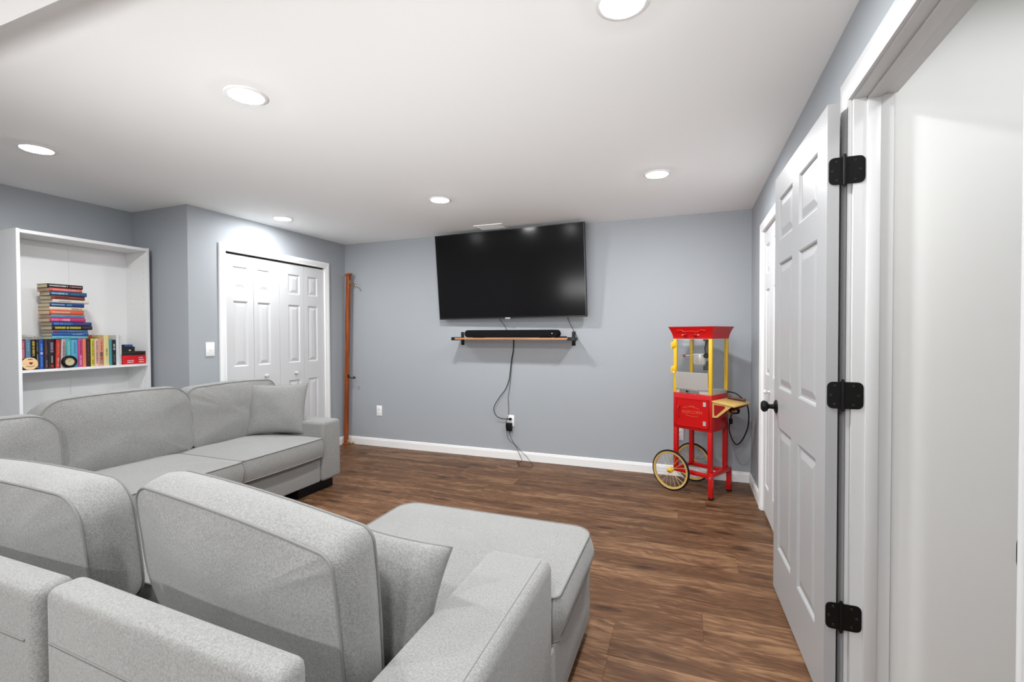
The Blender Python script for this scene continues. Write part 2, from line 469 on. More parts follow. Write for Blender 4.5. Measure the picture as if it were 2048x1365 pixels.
# baseboards
def baseboard(name, p, q, n):
    """runs from p to q along the wall; n points into the room"""
    p, q, n = Vector((*p, 0)), Vector((*q, 0)), Vector((*n, 0))
    d = (q - p); L = d.length; d.normalize()
    prof = [(0, 0), (0.0135, 0), (0.0135, FH - 0.022), (0.011, FH - 0.014), (0.0095, FH - 0.004), (0.006, FH), (0, FH)]
    structure(name, MB().prism(prof, p, n, (0, 0, 1), d, L), M_TRIM)
baseboard('baseboard_back', (-W, 0), (0, 0), (0, -1))
baseboard('baseboard_right', (0, -0.59), (0, 0), (-1, 0))
baseboard('baseboard_left', (-W, -0.256), (-W, 0), (1, 0))
baseboard('baseboard_corner', (-W, -1.84), (-W, -1.575), (1, 0))
baseboard('baseboard_bookcase', (-W2, -1.84), (-W2, -5.0), (1, 0))
baseboard('baseboard_hall', (TR, -2.572), (1.3, -2.572), (0, -1))

def casing(name, parent, a0, a1, zt, fixed, nrm, wid=0.062, legs=(True, True), m_=None):
    """profiled casing around an opening in a wall x = fixed; a0..a1 are y; nrm = +1/-1 is the x direction into the room"""
    prof = [(0.0, 0.011), (0.006, 0.0125), (0.012, 0.010), (0.018, 0.013), (0.040, 0.017), (0.052, 0.018), (0.058, 0.016), (wid, 0.013)]
    mb = MB()
    def strip(A0, A1, B0, B1):
        """A0-A1 inner edge points, B0-B1 outer edge points (y,z)"""
        n = len(prof); vs = []
        for (I, O) in ((A0, B0), (A1, B1)):
            for (t, h) in [(0, 0)] + prof + [(wid, 0)]:
                k = t / wid
                vs.append((fixed + nrm * h, I[0] + (O[0]-I[0]) * k, I[1] + (O[1]-I[1]) * k))
        m = len(prof) + 2
        fs = [(i, i+1, m+i+1, m+i) for i in range(m-1)] + [tuple(range(m))[::-1], tuple(range(m, 2*m))] + [(m-1, 0, m, 2*m-1)]
        mb.add(vs, fs)
    strip((a0, zt), (a1, zt), (a0 - wid, zt + wid), (a1 + wid, zt + wid))
    if legs[0]: strip((a0, 0), (a0, zt), (a0 - wid, 0), (a0 - wid, zt + wid))
    if legs[1]: strip((a1, 0), (a1, zt), (a1 + wid, 0), (a1 + wid, zt + wid))
    return mb.build(name, m_ or M_TRIM, parent, smooth=True)

# ------------------------------------------------------------------ panelled doors
def door_face(o, ea, eb, n, w, h, t, panels, parent, slab_name, material, panel_name='panel'):
    """slab with sunk raised-field panels. o: lower corner of the front face, ea along the width, eb up, n out of the face"""
    o, ea, eb, n = Vector(o), Vector(ea), Vector(eb), Vector(n)
    P = lambda a, b, d=0.0: o + ea*a + eb*b + n*d
    xs = sorted({0, w} | {p[0] for p in panels} | {p[1] for p in panels})
    zs = sorted({0, h} | {p[2] for p in panels} | {p[3] for p in panels})
    mb = MB()
    for i in range(len(xs)-1):
        for j in range(len(zs)-1):
            a, b, c, d = xs[i], xs[i+1], zs[j], zs[j+1]
            if any(p[0]-1e-6 <= a and b <= p[1]+1e-6 and p[2]-1e-6 <= c and d <= p[3]+1e-6 for p in panels): continue
            mb.add([P(a,c),P(b,c),P(b,d),P(a,d)], [(0,1,2,3)])
    c = [P(0,0),P(w,0),P(w,h),P(0,h),P(0,0,-t),P(w,0,-t),P(w,h,-t),P(0,h,-t)]
    mb.add(c, [(4,7,6,5),(0,4,5,1),(1,5,6,2),(2,6,7,3),(3,7,4,0)])
    s = mb.build(slab_name, material, parent, fix=False)
    for p in panels:
        pm = MB()
        steps = [(0, 0), (0.006, -0.003), (0.011, -0.009), (0.020, -0.009), (0.046, -0.0025), (0.05, -0.002)]
        vs = []; fs = []
        for (k, d) in steps:
            vs += [P(p[0]+k, p[2]+k, d), P(p[1]-k, p[2]+k, d), P(p[1]-k, p[3]-k, d), P(p[0]+k, p[3]-k, d)]
        for i in range(len(steps)-1):
            for k in range(4): fs.append((4*i+k, 4*i+(k+1)%4, 4*i+4+(k+1)%4, 4*i+4+k))
        m = 4*(len(steps)-1); fs.append((m, m+1, m+2, m+3))
        pm.add(vs, fs)
        po = pm.build(panel_name, material, None, fix=False)
        po.parent = s
        WM[po.name] = WM[s.name]
        if parent is not None:
            po.data.transform(world_of(parent).inverted())
    return s

# door_1: white bifold closet on the left wall, four leaves
d1 = group_structure('door_1', 'white four-leaf bifold closet door behind the sofa')
casing('casing', d1, LC0, LC1, LCZ, -W, 1)
MB().box(-W - 0.1, -W, LC0 - 0.012, LC0, 0, LCZ).box(-W - 0.1, -W, LC1, LC1 + 0.012, 0, LCZ).box(-W - 0.1, -W, LC0 - 0.012, LC1 + 0.012, LCZ, LCZ + 0.012).build('jamb', M_TRIM, d1)
MB().box(-W - 0.06, -W - 0.03, LC0, LC1, LCZ - 0.012, LCZ).build('track', M_DARK, d1)
cuts = [-1.515, -1.2245, -0.932, -0.6225, -0.332]
pan = [(-1.434, -1.285), (-1.182, -1.039), (-0.822, -0.671), (-0.563, -0.426)]
for i in range(4):
    y0, y1 = cuts[i] + 0.0015, cuts[i+1] - 0.0015
    ps = [(pan[i][0]-y0, pan[i][1]-y0, za, zb) for za, zb in ((0.19, 0.80), (0.978, 1.572), (1.677, 1.884))]
    leaf = door_face((-W - 0.012, y0, 0.018), (0, 1, 0), (0, 0, 1), (1, 0, 0), y1 - y0, 1.985, 0.03, ps, d1, 'leaf', M_DOOR)
    if i in (1, 2):
        ky = (-1.104, -0.741)[i-1]
        kb = MB().lathe((-W - 0.012, ky, 0.891), (1, 0, 0), [(0.009, 0), (0.007, 0.006), (0.007, 0.012), (0.014, 0.018), (0.0175, 0.026), (0.015, 0.033), (0.006, 0.037)], 16)
        ko = kb.build('knob', M_DOOR, None, smooth=True); ko.parent = leaf

# door_3: bifold closet on the right wall
d3 = group_structure('door_3', 'white bifold closet door half hidden behind the open door')
casing('casing', d3, RC0, RC1, RCZ, 0.0, -1)
MB().box(0, TR, RC0 - 0.012, RC0, 0, RCZ).box(0, TR, RC1, RC1 + 0.012, 0, RCZ).box(0, TR, RC0 - 0.012, RC1 + 0.012, RCZ, RCZ + 0.012).build('jamb', M_TRIM, d3)
MB().box(0.03, 0.06, RC0, RC1, RCZ - 0.012, RCZ).build('track', M_DARK, d3)
for i in range(4):
    lw = (RC1 - RC0 - 0.006) / 4
    yb_ = RC1 - 0.003 - i * lw
    ps = [(0.075, lw - 0.075, za, zb) for za, zb in ((0.19, 0.80), (0.978, 1.572), (1.677, 1.884))]
    leaf = door_face((0.006, yb_ - 0.0015, 0.018), (0, -1, 0), (0, 0, 1), (-1, 0, 0), lw - 0.003, 1.975, 0.03, ps, d3, 'leaf', M_DOOR)
    if i in (0, 3):
        ky = yb_ - (lw - 0.05 if i == 0 else 0.05)
        ko = MB().lathe((0.006, ky, 0.891), (-1, 0, 0), [(0.009, 0), (0.007, 0.012), (0.0175, 0.026), (0.006, 0.037)], 14).build('knob', M_DOOR, None, smooth=True)
        ko.parent = leaf

# doorway to the hall: casing, jamb, stop
t2 = group_structure('trim_2', 'white casing and jamb of the open doorway')
JH, JS = -2.597, -3.457 + 0.012       # hinge-side and strike-side jamb faces
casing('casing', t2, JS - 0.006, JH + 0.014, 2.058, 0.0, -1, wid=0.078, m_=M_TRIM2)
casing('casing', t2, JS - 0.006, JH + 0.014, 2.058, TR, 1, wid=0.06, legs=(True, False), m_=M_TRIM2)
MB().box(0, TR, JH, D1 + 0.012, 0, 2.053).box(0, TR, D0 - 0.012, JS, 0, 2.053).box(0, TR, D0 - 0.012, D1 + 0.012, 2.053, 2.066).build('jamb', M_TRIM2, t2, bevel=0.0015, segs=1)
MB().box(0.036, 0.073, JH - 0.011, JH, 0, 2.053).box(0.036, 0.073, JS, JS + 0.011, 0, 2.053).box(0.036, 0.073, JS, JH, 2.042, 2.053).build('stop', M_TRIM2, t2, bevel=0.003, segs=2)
sp = MB().box(-0.001, 0.03, JS, JS + 0.0016, 0.895, 0.965)
sp.prism([(-0.03, 0), (-0.026, 0.007), (-0.014, 0.0105), (0.014, 0.0105), (0.026, 0.007), (0.03, 0)], (0.002, JS, 0.929), (0, 0, 1), (0, 1, 0), (-1, 0, 0), 0.006)
sp.build('strike_plate', M_BLACK, t2, label='black strike plate at the right edge of the doorway')

# door_2: the open six-panel door
A0 = Vector((-0.0715, -2.597, 0)); A1 = Vector((-0.0995, -1.790, 0))
dd = (A1 - A0).normalized(); dn = Vector((-dd.y, dd.x, 0))      # dn points into the room (-x)
d2 = group_structure('door_2', 'white six-panel door swung open against the right wall')
DW, DH, DT = 0.808, 2.033, 0.0345
ps = []
for za, zb in ((0.238, 0.833), (1.02, 1.622), (1.729, 1.932)):
    ps += [(0.108, 0.360, za - 0.013, zb - 0.013), (0.466, 0.722, za - 0.013, zb - 0.013)]
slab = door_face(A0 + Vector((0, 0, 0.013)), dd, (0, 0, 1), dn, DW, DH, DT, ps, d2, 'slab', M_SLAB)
# knobs, rose and latch plate
kc = A0 + dd * 0.755 + Vector((0, 0, 0.925))
kn = MB()
for s, base in ((1, kc), (-1, kc - dn * DT)):
    ln = 1.0 if s > 0 else 0.42
    kn.lathe(base, dn * s, [(0.033, 0), (0.033, 0.004), (0.027, 0.009), (0.013, 0.012), (0.011, 0.030*ln), (0.013, 0.036*ln), (0.024, 0.042*ln), (0.0285, 0.052*ln), (0.027, 0.061*ln), (0.018, 0.068*ln), (0.006, 0.070*ln)], 24)
kn.build('door_knob', M_BLACK, d2, smooth=True)
# three black butt hinges: one plate on the door edge, one on the jamb, barrel and pin between
for zc in (0.336, 1.079, 1.822):
    hz = 0.0445
    def rounded_plate(o, ea, outer, n):
        r = 0.016; pts = [(0, -hz), (outer - r, -hz)] + [(outer - r + r*math.sin(a), -hz + r - r*math.cos(a)) for a in (0.52, 1.05)] + [(outer, -hz + r), (outer, hz - r)] + [(outer - r + r*math.cos(a), hz - r + r*math.sin(a)) for a in (0.52, 1.05)] + [(outer - r, hz), (0, hz)]
        return MB().prism(pts, o, ea, (0, 0, 1), n, 0.0022), pts
    piv = Vector((-0.024, JH - 0.004, zc))
    hinge = MB().tube([piv + Vector((0, 0, -hz - 0.003)), piv + Vector((0, 0, hz + 0.003))], 0.0062, 10).tube([piv + Vector((0, 0, -hz - 0.009)), piv + Vector((0, 0, hz + 0.009))], 0.0042, 8).build('hinge', M_BLACK, d2, smooth=True)
    p1, _ = rounded_plate((-0.024, JH - 0.0006, zc), (1, 0, 0), 0.024 + 0.034, (0, -1, 0))
    o = p1.build('jamb_plate', M_BLACK, None, bevel=0.0005, segs=1); o.parent = hinge
    p2, _ = rounded_plate((-0.024, JH - 0.0006, zc), (-1, 0, 0), 0.044, (0, -1, 0))
    o = p2.build('door_plate', M_BLACK, None, bevel=0.0005, segs=1); o.parent = hinge
    for sx in (1, -1):
        for (da, dz) in ((0.018, 0.031), (0.032 if sx > 0 else 0.030, 0.0), (0.018, -0.031)):
            a = -0.024 + sx * (da + (0.012 if sx > 0 else 0.004))
            o = MB().lathe((a, JH - 0.0028, zc + dz), (0, -1, 0), [(0.0042, 0), (0.0036, 0.0008), (0.001, 0.0006)], 10).build('screw', mat('screw_black', (0.012, 0.012, 0.012), 0.3), None, smooth=True)
            o.parent = hinge

# ------------------------------------------------------------------ recessed ceiling lamps
def downlight(x, y, z, label, group='recessed lamps in the ceiling', lens=None):
    t = thing('ceiling_light', label, 'light', (x, y, z), 0, group)
    MB(local=True).lathe((0, 0, 0), (0, 0, -1), [(0.071, 0.0), (0.086, 0.0), (0.0855, 0.003), (0.080, 0.0055), (0.071, 0.006)], 40, False, False).build('trim_ring', M_TRIM, t, smooth=True)
    MB(local=True).lathe((0, 0, 0), (0, 0, -1), [(0.0715, 0.001), (0.070, 0.005), (0.05, 0.0085), (0.025, 0.0102), (0.004, 0.0108)], 32, False, True).build('lens', lens or M_LENS, t, smooth=True)
    return t
downlight(-0.702, -2.907, H, 'large round lit ceiling light cut off by the top edge of the picture')
downlight(-2.323, -2.915, H, 'round lit ceiling light alone in the middle left of the ceiling above the sofa')
downlight(-3.940, -2.912, H, 'round lit ceiling light above the bookcase', lens=M_LENS_L)
downlight(-2.325, -1.206, H, 'round lit ceiling light in front of the television, to the left of the vent')
downlight(-3.945, -1.210, H, 'smallest round lit ceiling light, above the left closet doors', lens=M_LENS_L)
downlight(-0.699, -1.200, H, 'round lit ceiling light in front of the popcorn cart corner')
for x in (-0.70, -2.32):
    for y in (-4.62, -6.3):
        downlight(x, y, 2.18, '%s lit soffit light %s' % ('nearer' if y > -5 else 'added farther', 'behind the viewer on the door side' if x > -1 else 'behind the sofa back'), lens=M_LENS_R1 if y > -5 else M_LENS_R2)
downlight(0.47, -3.05, H, 'round lit ceiling light in the hall beyond the doorway', 'recessed lamp in the hall', M_LENS_HALL)

# ceiling vent in front of the television
v = thing('ceiling_vent', 'white rectangular ceiling vent above the television', 'vent', (-2.31, -0.225, H))
fr = MB(local=True)
fr.box(-0.15, 0.15, -0.095, -0.075, -0.008, 0).box(-0.15, 0.15, 0.075, 0.095, -0.008, 0).box(-0.15, -0.13, -0.075, 0.075, -0.008, 0).box(0.13, 0.15, -0.075, 0.075, -0.008, 0)
fr.build('frame', M_TRIM, v, bevel=0.002, segs=1)
for i in range(9):
    yy = -0.066 + i * 0.0165
    MB(local=True).obox((0, yy, -0.004), ((1, 0, 0), (0, 0.8, 0.6), (0, -0.6, 0.8)), (0.13, 0.0085, 0.0006)).build('slat', M_TRIM, v)
MB(local=True).box(-0.13, 0.13, -0.075, 0.075, -0.001, 0).build('duct', mat('grey_duct', srgb(190, 190, 190), 0.6), v)

# ------------------------------------------------------------------ wall plates
def outlet(x, z, label):
    t = thing('wall_outlet', label, 'outlet', (x, 0, z), 0)
    MB(local=True).box(-0.0365, 0.0365, -0.006, 0, -0.0585, 0.0585).build('plate', M_PLATE, t, bevel=0.003)
    for dz in (0.0195, -0.0195):
        s = MB(local=True).box(-0.0165, 0.0165, -0.008, -0.006, dz - 0.014, dz + 0.014).build('socket', M_PLATE, t, bevel=0.002)
        h = MB(local=True).box(-0.0075, -0.0055, -0.0086, -0.008, dz - 0.003, dz + 0.006).box(0.0055, 0.0075, -0.0086, -0.008, dz - 0.003, dz + 0.006).lathe((0, -0.008, dz - 0.008), (0, -1, 0), [(0.0025, 0), (0.0025, 0.0006)], 8)
        o = h.build('slots', M_DARK, None); o.parent = s
    MB(local=True).lathe((0, -0.006, 0), (0, -1, 0), [(0.003, 0), (0.0025, 0.001)], 10).build('screw', M_PLATE, t)
    return t
outlet(-3.811, 0.408, 'empty white wall outlet near the left corner of the television wall')
outlet(-2.197, 0.396, 'white wall outlet with black plugs under the television')
outlet(-0.575, 0.381, 'white wall outlet behind the popcorn cart')
t = thing('light_switch', 'white light switch plate beside the left closet doors', 'switch', (-W, -1.663, 1.164))
MB(local=True).box(0, 0.006, -0.0385, 0.0385, -0.0585, 0.0585).build('plate', M_PLATE, t, bevel=0.003)
MB(local=True).obox((0.009, 0, -0.002), ((1, 0, -0.5), (0, 1, 0), (0.5, 0, 1)), (0.010, 0.0045, 0.006)).build('toggle', M_PLATE, t, bevel=0.0015)
for dz in (0.030, -0.030): MB(local=True).lathe((0.006, 0, dz), (1, 0, 0), [(0.003, 0), (0.0025, 0.001)], 10).build('screw', M_PLATE, t)

# ------------------------------------------------------------------ television, shelf and soundbar
tv = thing('television', 'large black flat television tilted forward on the wall', 'television', (-2.182, -0.15, 1.873))
q = dict(yaw=-0.03, tilt=0.102, roll=0.003, w=1.581, h=0.872)
ra = Vector((math.cos(q['yaw']), math.sin(q['yaw']), 0)); na = Vector((math.sin(q['yaw']), -math.cos(q['yaw']), 0))
ua = Vector((0, 0, 1)) * math.cos(q['tilt']) + na * math.sin(q['tilt'])
ra2 = ra * math.cos(q['roll']) + ua * math.sin(q['roll']); ua2 = ua * math.cos(q['roll']) - ra * math.sin(q['roll'])
nf = ra2.cross(ua2) * -1
if nf.y > 0: nf = -nf
hw, hh = q['w'] / 2, q['h'] / 2
ax = (ra2, nf, ua2)
T = lambda a, b, d: ra2 * a + ua2 * b + nf * d
M_SCREEN = mat('dark_screen', (0.006, 0.006, 0.0065), 0.14, spec=0.15)
MB(True).obox(T(0, 0, -0.022), ax, (hw, 0.021, hh)).build('housing', M_BLKPL, tv, bevel=0.004)
MB(True).obox(T(0, -0.05, -0.055), ax, (hw * 0.6, 0.015, hh * 0.6)).build('back_cover', M_BLKPL, tv, bevel=0.01)
MB(True).obox(T(0, 0.004, 0.0), ax, (hw - 0.008, 0.0012, hh - 0.013)).build('screen', M_SCREEN, tv)
bz = MB(True)
bz.obox(T(0, hh - 0.0035, 0.001), ax, (hw, 0.002, 0.0035)).obox(T(0, -hh + 0.0075, 0.001), ax, (hw, 0.002, 0.0075))
bz.obox(T(-hw + 0.0035, 0, 0.001), ax, (0.0035, 0.002, hh)).obox(T(hw - 0.0035, 0, 0.001), ax, (0.0035, 0.002, hh))
bz.build('bezel', mat('gloss_bezel', (0.015, 0.015, 0.016), 0.25), tv)
MB(True).obox(T(-0.005, -hh + 0.002, 0.003), ax, (0.026, 0.0035, 0.009)).build('badge', mat('grey_badge', srgb(120, 120, 122), 0.4), tv, bevel=0.001)
lettering('badge_lettering', 'SAMSUNG', 0.0125, tv, mat('white_print', (0.85, 0.85, 0.85), 0.5), T(-0.005, -hh + 0.003, 0.0072), ra2, ua2)
mt = MB(True)
mt.box(-0.25, 0.25, 0.13, 0.15, -0.16, 0.16)
for s in (-0.2, 0.2):
    mt.obox(T(s, -0.05, -0.078), ax, (0.015, 0.008, 0.18))
    mt.bar((s, 0.14, 0.08), T(s, 0.06, -0.08), 0.02, 0.03).bar((s, 0.14, -0.1), T(s, -0.15, -0.08), 0.02, 0.03)
mt.build('wall_mount', M_BLACK, tv)

# shelf board on black brackets
sh = thing('wall_shelf', 'wooden wall shelf on black metal brackets under the television', 'shelf', (-2.135, 0, 1.243))
M_SWOOD = wood('shelf_wood', srgb(150, 98, 62), srgb(196, 140, 96), 0.4, axis=0, freq=50)
MB().box(-2.755, -1.515, -0.222, -0.002, 1.229, 1.246).build('board', M_SWOOD, sh, bevel=0.001, segs=1)
for xb in (-2.742, -1.541):
    br = MB().box(xb - 0.018, xb + 0.018, -0.006, 0, 1.168, 1.306).build('bracket', M_BLACK, sh, bevel=0.006)
    s = -1 if xb < -2 else 1
    arm = MB().box(xb - 0.017, xb + 0.017, -0.226, -0.004, 1.221, 1.229)
    xo = -2.755 if s < 0 else -1.515
    arm.box(min(xo, xo + s*0.004), max(xo, xo + s*0.004), -0.226, -0.004, 1.221, 1.252)
    arm.box(min(xo, xo - s*0.034), max(xo, xo - s*0.034), -0.228, -0.223, 1.221, 1.252)
    o = arm.build('bracket_arm', M_BLACK, None); o.data.transform(world_of(sh).inverted()); o.parent = br
sb = thing('soundbar', 'long black rounded soundbar lying on the wooden wall shelf', 'speaker', (-2.135, -0.145, 1.2462))
def stadium(w_, h_, n=10):
    r = h_ / 2; P = []
    for k in range(n + 1): a = -math.pi/2 + math.pi*k/n; P.append((w_/2 - r + r*math.cos(a), h_/2 + r*math.sin(a)))
    for k in range(n + 1): a = math.pi/2 + math.pi*k/n; P.append((-w_/2 + r + r*math.cos(a), h_/2 + r*math.sin(a)))
    return P
MB(True).prism(stadium(0.985, 0.074), (0, -0.05, 0.003), (1, 0, 0), (0, 0, 1), (0, 1, 0), 0.1).build('body', M_CLOTHBLK, sb, bevel=0.008, segs=3)
MB(True).prism(stadium(0.955, 0.046), (0, -0.0515, 0.017), (1, 0, 0), (0, 0, 1), (0, 1, 0), 0.002).build('grille', mat('grille_cloth', (0.008, 0.008, 0.0085), 0.9, spec=0.08, bump=(1200, 0.5, 0.001)), sb)
for fx in (-0.35, 0.35): MB(True).box(fx - 0.05, fx + 0.05, -0.04, 0.04, 0, 0.004).build('foot', M_TIRE, sb)
MB(True).lathe((0.43, -0.0515, 0.042), (0, -1, 0), [(0.0045, 0), (0.004, 0.0008)], 12).build('logo_dot', mat('white_print', (0.85, 0.85, 0.85), 0.5), sb)
rc = thing('remote_control', 'small black remote lying at the right end of the wall shelf', 'remote', (-1.635, -0.14, 1.2462), 0.2)
MB(True).box(-0.06, 0.06, -0.017, 0.017, 0, 0.014).build('body', M_BLKPL, rc, bevel=0.005)
MB(True).lathe((-0.04, 0, 0.0135), (0, 0, 1), [(0.008, 0), (0.007, 0.0012)], 12).box(-0.01, -0.003, -0.008, 0.008, 0.0135, 0.015).box(0.01, 0.017, -0.008, 0.008, 0.0135, 0.015).build('buttons', mat('grey_rubber', (0.06, 0.06, 0.06), 0.6), rc)

def smooth_path(pts, sub=6):
    P = [Vector(p) for p in pts]; out = []
    for i in range(len(P)-1):
        a, b, c, d = P[max(i-1, 0)], P[i], P[i+1], P[min(i+2, len(P)-1)]
        for k in range(sub):
            t = k/sub
            out.append(0.5*((2*b) + (c-a)*t + (2*a-5*b+4*c-d)*t*t + (3*b-a-3*c+d)*t**3))
    out.append(P[-1]); return out
def cable(pts, r, label, name='cable', material=M_BLKPL):
    o = MB().tube(smooth_path(pts), r, 6).build(name, material, smooth=True)
    return tag(o, label, 'cable')
cable([(-2.30, -0.085, 1.46), (-2.27, -0.075, 1.41), (-2.23, -0.075, 1.36), (-2.20, -0.085, 1.315), (-2.195, -0.10, 1.300)], 0.0028, 'thin black cable from the television down to the soundbar')
cable([(-1.60, -0.045, 1.46), (-1.575, -0.05, 1.40), (-1.54, -0.05, 1.33), (-1.50, -0.03, 1.25), (-1.505, -0.012, 1.23), (-1.53, -0.012, 1.215)], 0.0028, 'thin black cable hanging from the right end of the television')
cable([(-1.498, -0.015, 1.25), (-1.46, -0.006, 1.19), (-1.41, -0.006, 1.11), (-1.375, -0.006, 1.04)], 0.0009, 'thin white cable trailing along the wall beside the right shelf bracket', material=M_PLATE)
# plug end and its cord
pl = thing('power_plug', 'black plug in the upper socket with a cord looping to the left', 'plug', (-2.197, -0.008, 0.4155))
MB().lathe((-2.197, -0.0088, 0.4155), (0, -1, 0), [(0.013, 0), (0.014, 0.012), (0.012, 0.024), (0.006, 0.028)], 14).lathe((-2.208, -0.024, 0.4155), (-1, 0, 0), [(0.008, 0), (0.006, 0.012), (0.0035, 0.03)], 10).build('plug_body', M_BLKPL, pl, smooth=True)
MB().tube(smooth_path([(-2.163, -0.012, 1.226), (-2.166, -0.012, 1.12), (-2.185, -0.012, 1.02), (-2.20, -0.010, 0.90), (-2.213, -0.010, 0.816), (-2.25, -0.012, 0.72), (-2.31, -0.018, 0.64), (-2.365, -0.028, 0.55), (-2.372, -0.034, 0.49), (-2.335, -0.036, 0.435), (-2.28, -0.03, 0.417), (-2.235, -0.024, 0.4155)]), 0.0036, 7).build('cord', M_BLKPL, pl, smooth=True)
ad = thing('power_adapter', 'black square power adapter in the lower socket with cords falling to the floor', 'adapter', (-2.205, -0.008, 0.335))
MB().box(-2.238, -2.178, -0.040, -0.0088, 0.295, 0.376).build('adapter_body', M_BLKPL, ad, bevel=0.005)
MB().tube(smooth_path([(-2.205, -0.028, 0.296), (-2.198, -0.03, 0.26), (-2.178, -0.03, 0.21), (-2.15, -0.03, 0.165), (-2.115, -0.03, 0.11), (-2.09, -0.035, 0.06), (-2.06, -0.06, 0.015), (-2.075, -0.09, 0.0045), (-2.10, -0.10, 0.0045), (-2.06, -0.14, 0.0045), (-2.045, -0.20, 0.0045), (-2.03, -0.225, 0.0045), (-1.98, -0.215, 0.0045), (-1.92, -0.222, 0.0045), (-1.90, -0.20, 0.0045), (-1.93, -0.12, 0.0045), (-1.96, -0.075, 0.01), (-2.02, -0.038, 0.055), (-2.08, -0.032, 0.10), (-2.13, -0.03, 0.15), (-2.19, -0.03, 0.19), (-2.225, -0.03, 0.235), (-2.236, -0.024, 0.29), (-2.236, -0.042, 0.34), (-2.233, -0.036, 0.40), (-2.222, -0.012, 0.45), (-2.218, -0.012, 0.55), (-2.224, -0.012, 0.63), (-2.212, -0.012, 0.70), (-2.200, -0.012, 0.79), (-2.19, -0.012, 0.90), (-2.176, -0.016, 1.02), (-2.160, -0.018, 1.12), (-2.158, -0.014, 1.226)]), 0.0022, 6).build('cord', M_BLKPL, ad, smooth=True)

# ------------------------------------------------------------------ coat hook rail standing in the corner
hk = thing('coat_hook_rail', 'reddish brown wooden hook rail standing upright in the left corner', 'hook rail', (-4.215, -0.085, 0))
M_HRAIL = wood('red_brown_wood', srgb(112, 48, 14), srgb(176, 88, 32), 0.35, axis=2, freq=45)
p0, p1 = Vector((-4.218, -0.085, 0.012)), Vector((-4.163, -0.085, 1.965))
MB().bar(p0, p1, 0.042, 0.042).build('rail', M_HRAIL, hk, bevel=0.006)
MB().obox(p1 + Vector((0.004, 0, 0.006)), ((1, 0, 0.12), (0, 1, 0), (-0.12, 0, 1)), (0.032, 0.030, 0.014)).build('cap', M_HRAIL, hk, bevel=0.006)
MB().obox(p0 + Vector((0.004, 0, 0.0)), ((1, 0, 0.0), (0, 1, 0), (0, 0, 1)), (0.030, 0.028, 0.012)).build('cap', M_HRAIL, hk, bevel=0.005)
M_HOOK = mat('dark_bronze', srgb(70, 56, 44), 0.35, metal=0.8)
M_BRASS = mat('aged_brass', srgb(186, 160, 104), 0.3, metal=0.9)
for zc, mm in ((1.885, M_BRASS), (0.80, M_HOOK), (0.045, M_BRASS)):
    k = (zc - 0.012) / 1.953; b = p0.lerp(p1, k) + Vector((0.025, -0.004, 0))
    hm = MB().obox(b + Vector((0.002, 0, 0)), ((1, 0, 0), (0, 1, 0), (0, 0, 1)), (0.003, 0.012, 0.02))
    hm.tube(smooth_path([b, b + Vector((0.035, 0, -0.016)), b + Vector((0.064, -0.004, -0.022)), b + Vector((0.086, -0.006, -0.010 if zc < 1 else -0.042))]), [0.0058]*18 + [0.005], 8)
    tip = b + Vector((0.086, -0.006, -0.010 if zc < 1 else -0.042))
    hm.lathe(tip, (0.7, -0.1, -0.6), [(0.004, -0.018), (0.012, -0.005), (0.013, 0.006), (0.005, 0.018)], 12)
    hm.build('hook', mm, hk, smooth=True)

# ------------------------------------------------------------------ bookcase
BX, BY0, BY1, BZ = -4.689, -2.697, -1.880, 2.005
BBK = -W2 + 0.006
bc = thing('bookcase', 'tall white open bookcase against the left wall', 'bookcase', (-4.83, -2.29, 0))
MB().box(BBK, BX, BY0, BY0 + 0.019, 0, BZ).build('side_panel', M_SHELF, bc, bevel=0.001, segs=1)
MB().box(BBK, BX, BY1 - 0.019, BY1, 0, BZ).build('side_panel', M_SHELF, bc, bevel=0.001, segs=1)
MB().box(BBK + 0.006, BX, BY0 + 0.0192, BY1 - 0.0192, BZ - 0.027, BZ - 0.004).build('top_panel', M_SHELF, bc, bevel=0.001, segs=1)
MB().box(BBK, BBK + 0.005, BY0 + 0.0192, -2.2905, 0.02, BZ - 0.028).box(BBK, BBK + 0.005, -2.2895, BY1 - 0.0192, 0.02, BZ - 0.028).build('back_panel', M_SHELF, bc)
for zt in (1.05, 0.42, 0.09):
    MB().box(BBK + 0.006, BX - 0.004, BY0 + 0.0195, BY1 - 0.0195, zt - 0.018, zt).build('shelf_board', M_SHELF, bc, bevel=0.0008, segs=1)
MB().box(BX - 0.03, BX - 0.012, BY0 + 0.0195, BY1 - 0.0195, 0, 0.07).build('kick_board', M_SHELF, bc)
ph = MB()
for yy, nn in ((BY1 - 0.0192, -1), (BY0 + 0.0192, 1)):
    for xx in (BX - 0.045, BBK + 0.06):
        for k in range(32):
            ph.lathe((xx, yy, 0.35 + 0.05*k), (0, nn, 0), [(0.0028, 0), (0.0028, 0.0003)], 6)
ph.build('peg_holes', mat('peg_hole_grey', srgb(150, 150, 150), 0.8), bc, kind='stuff')

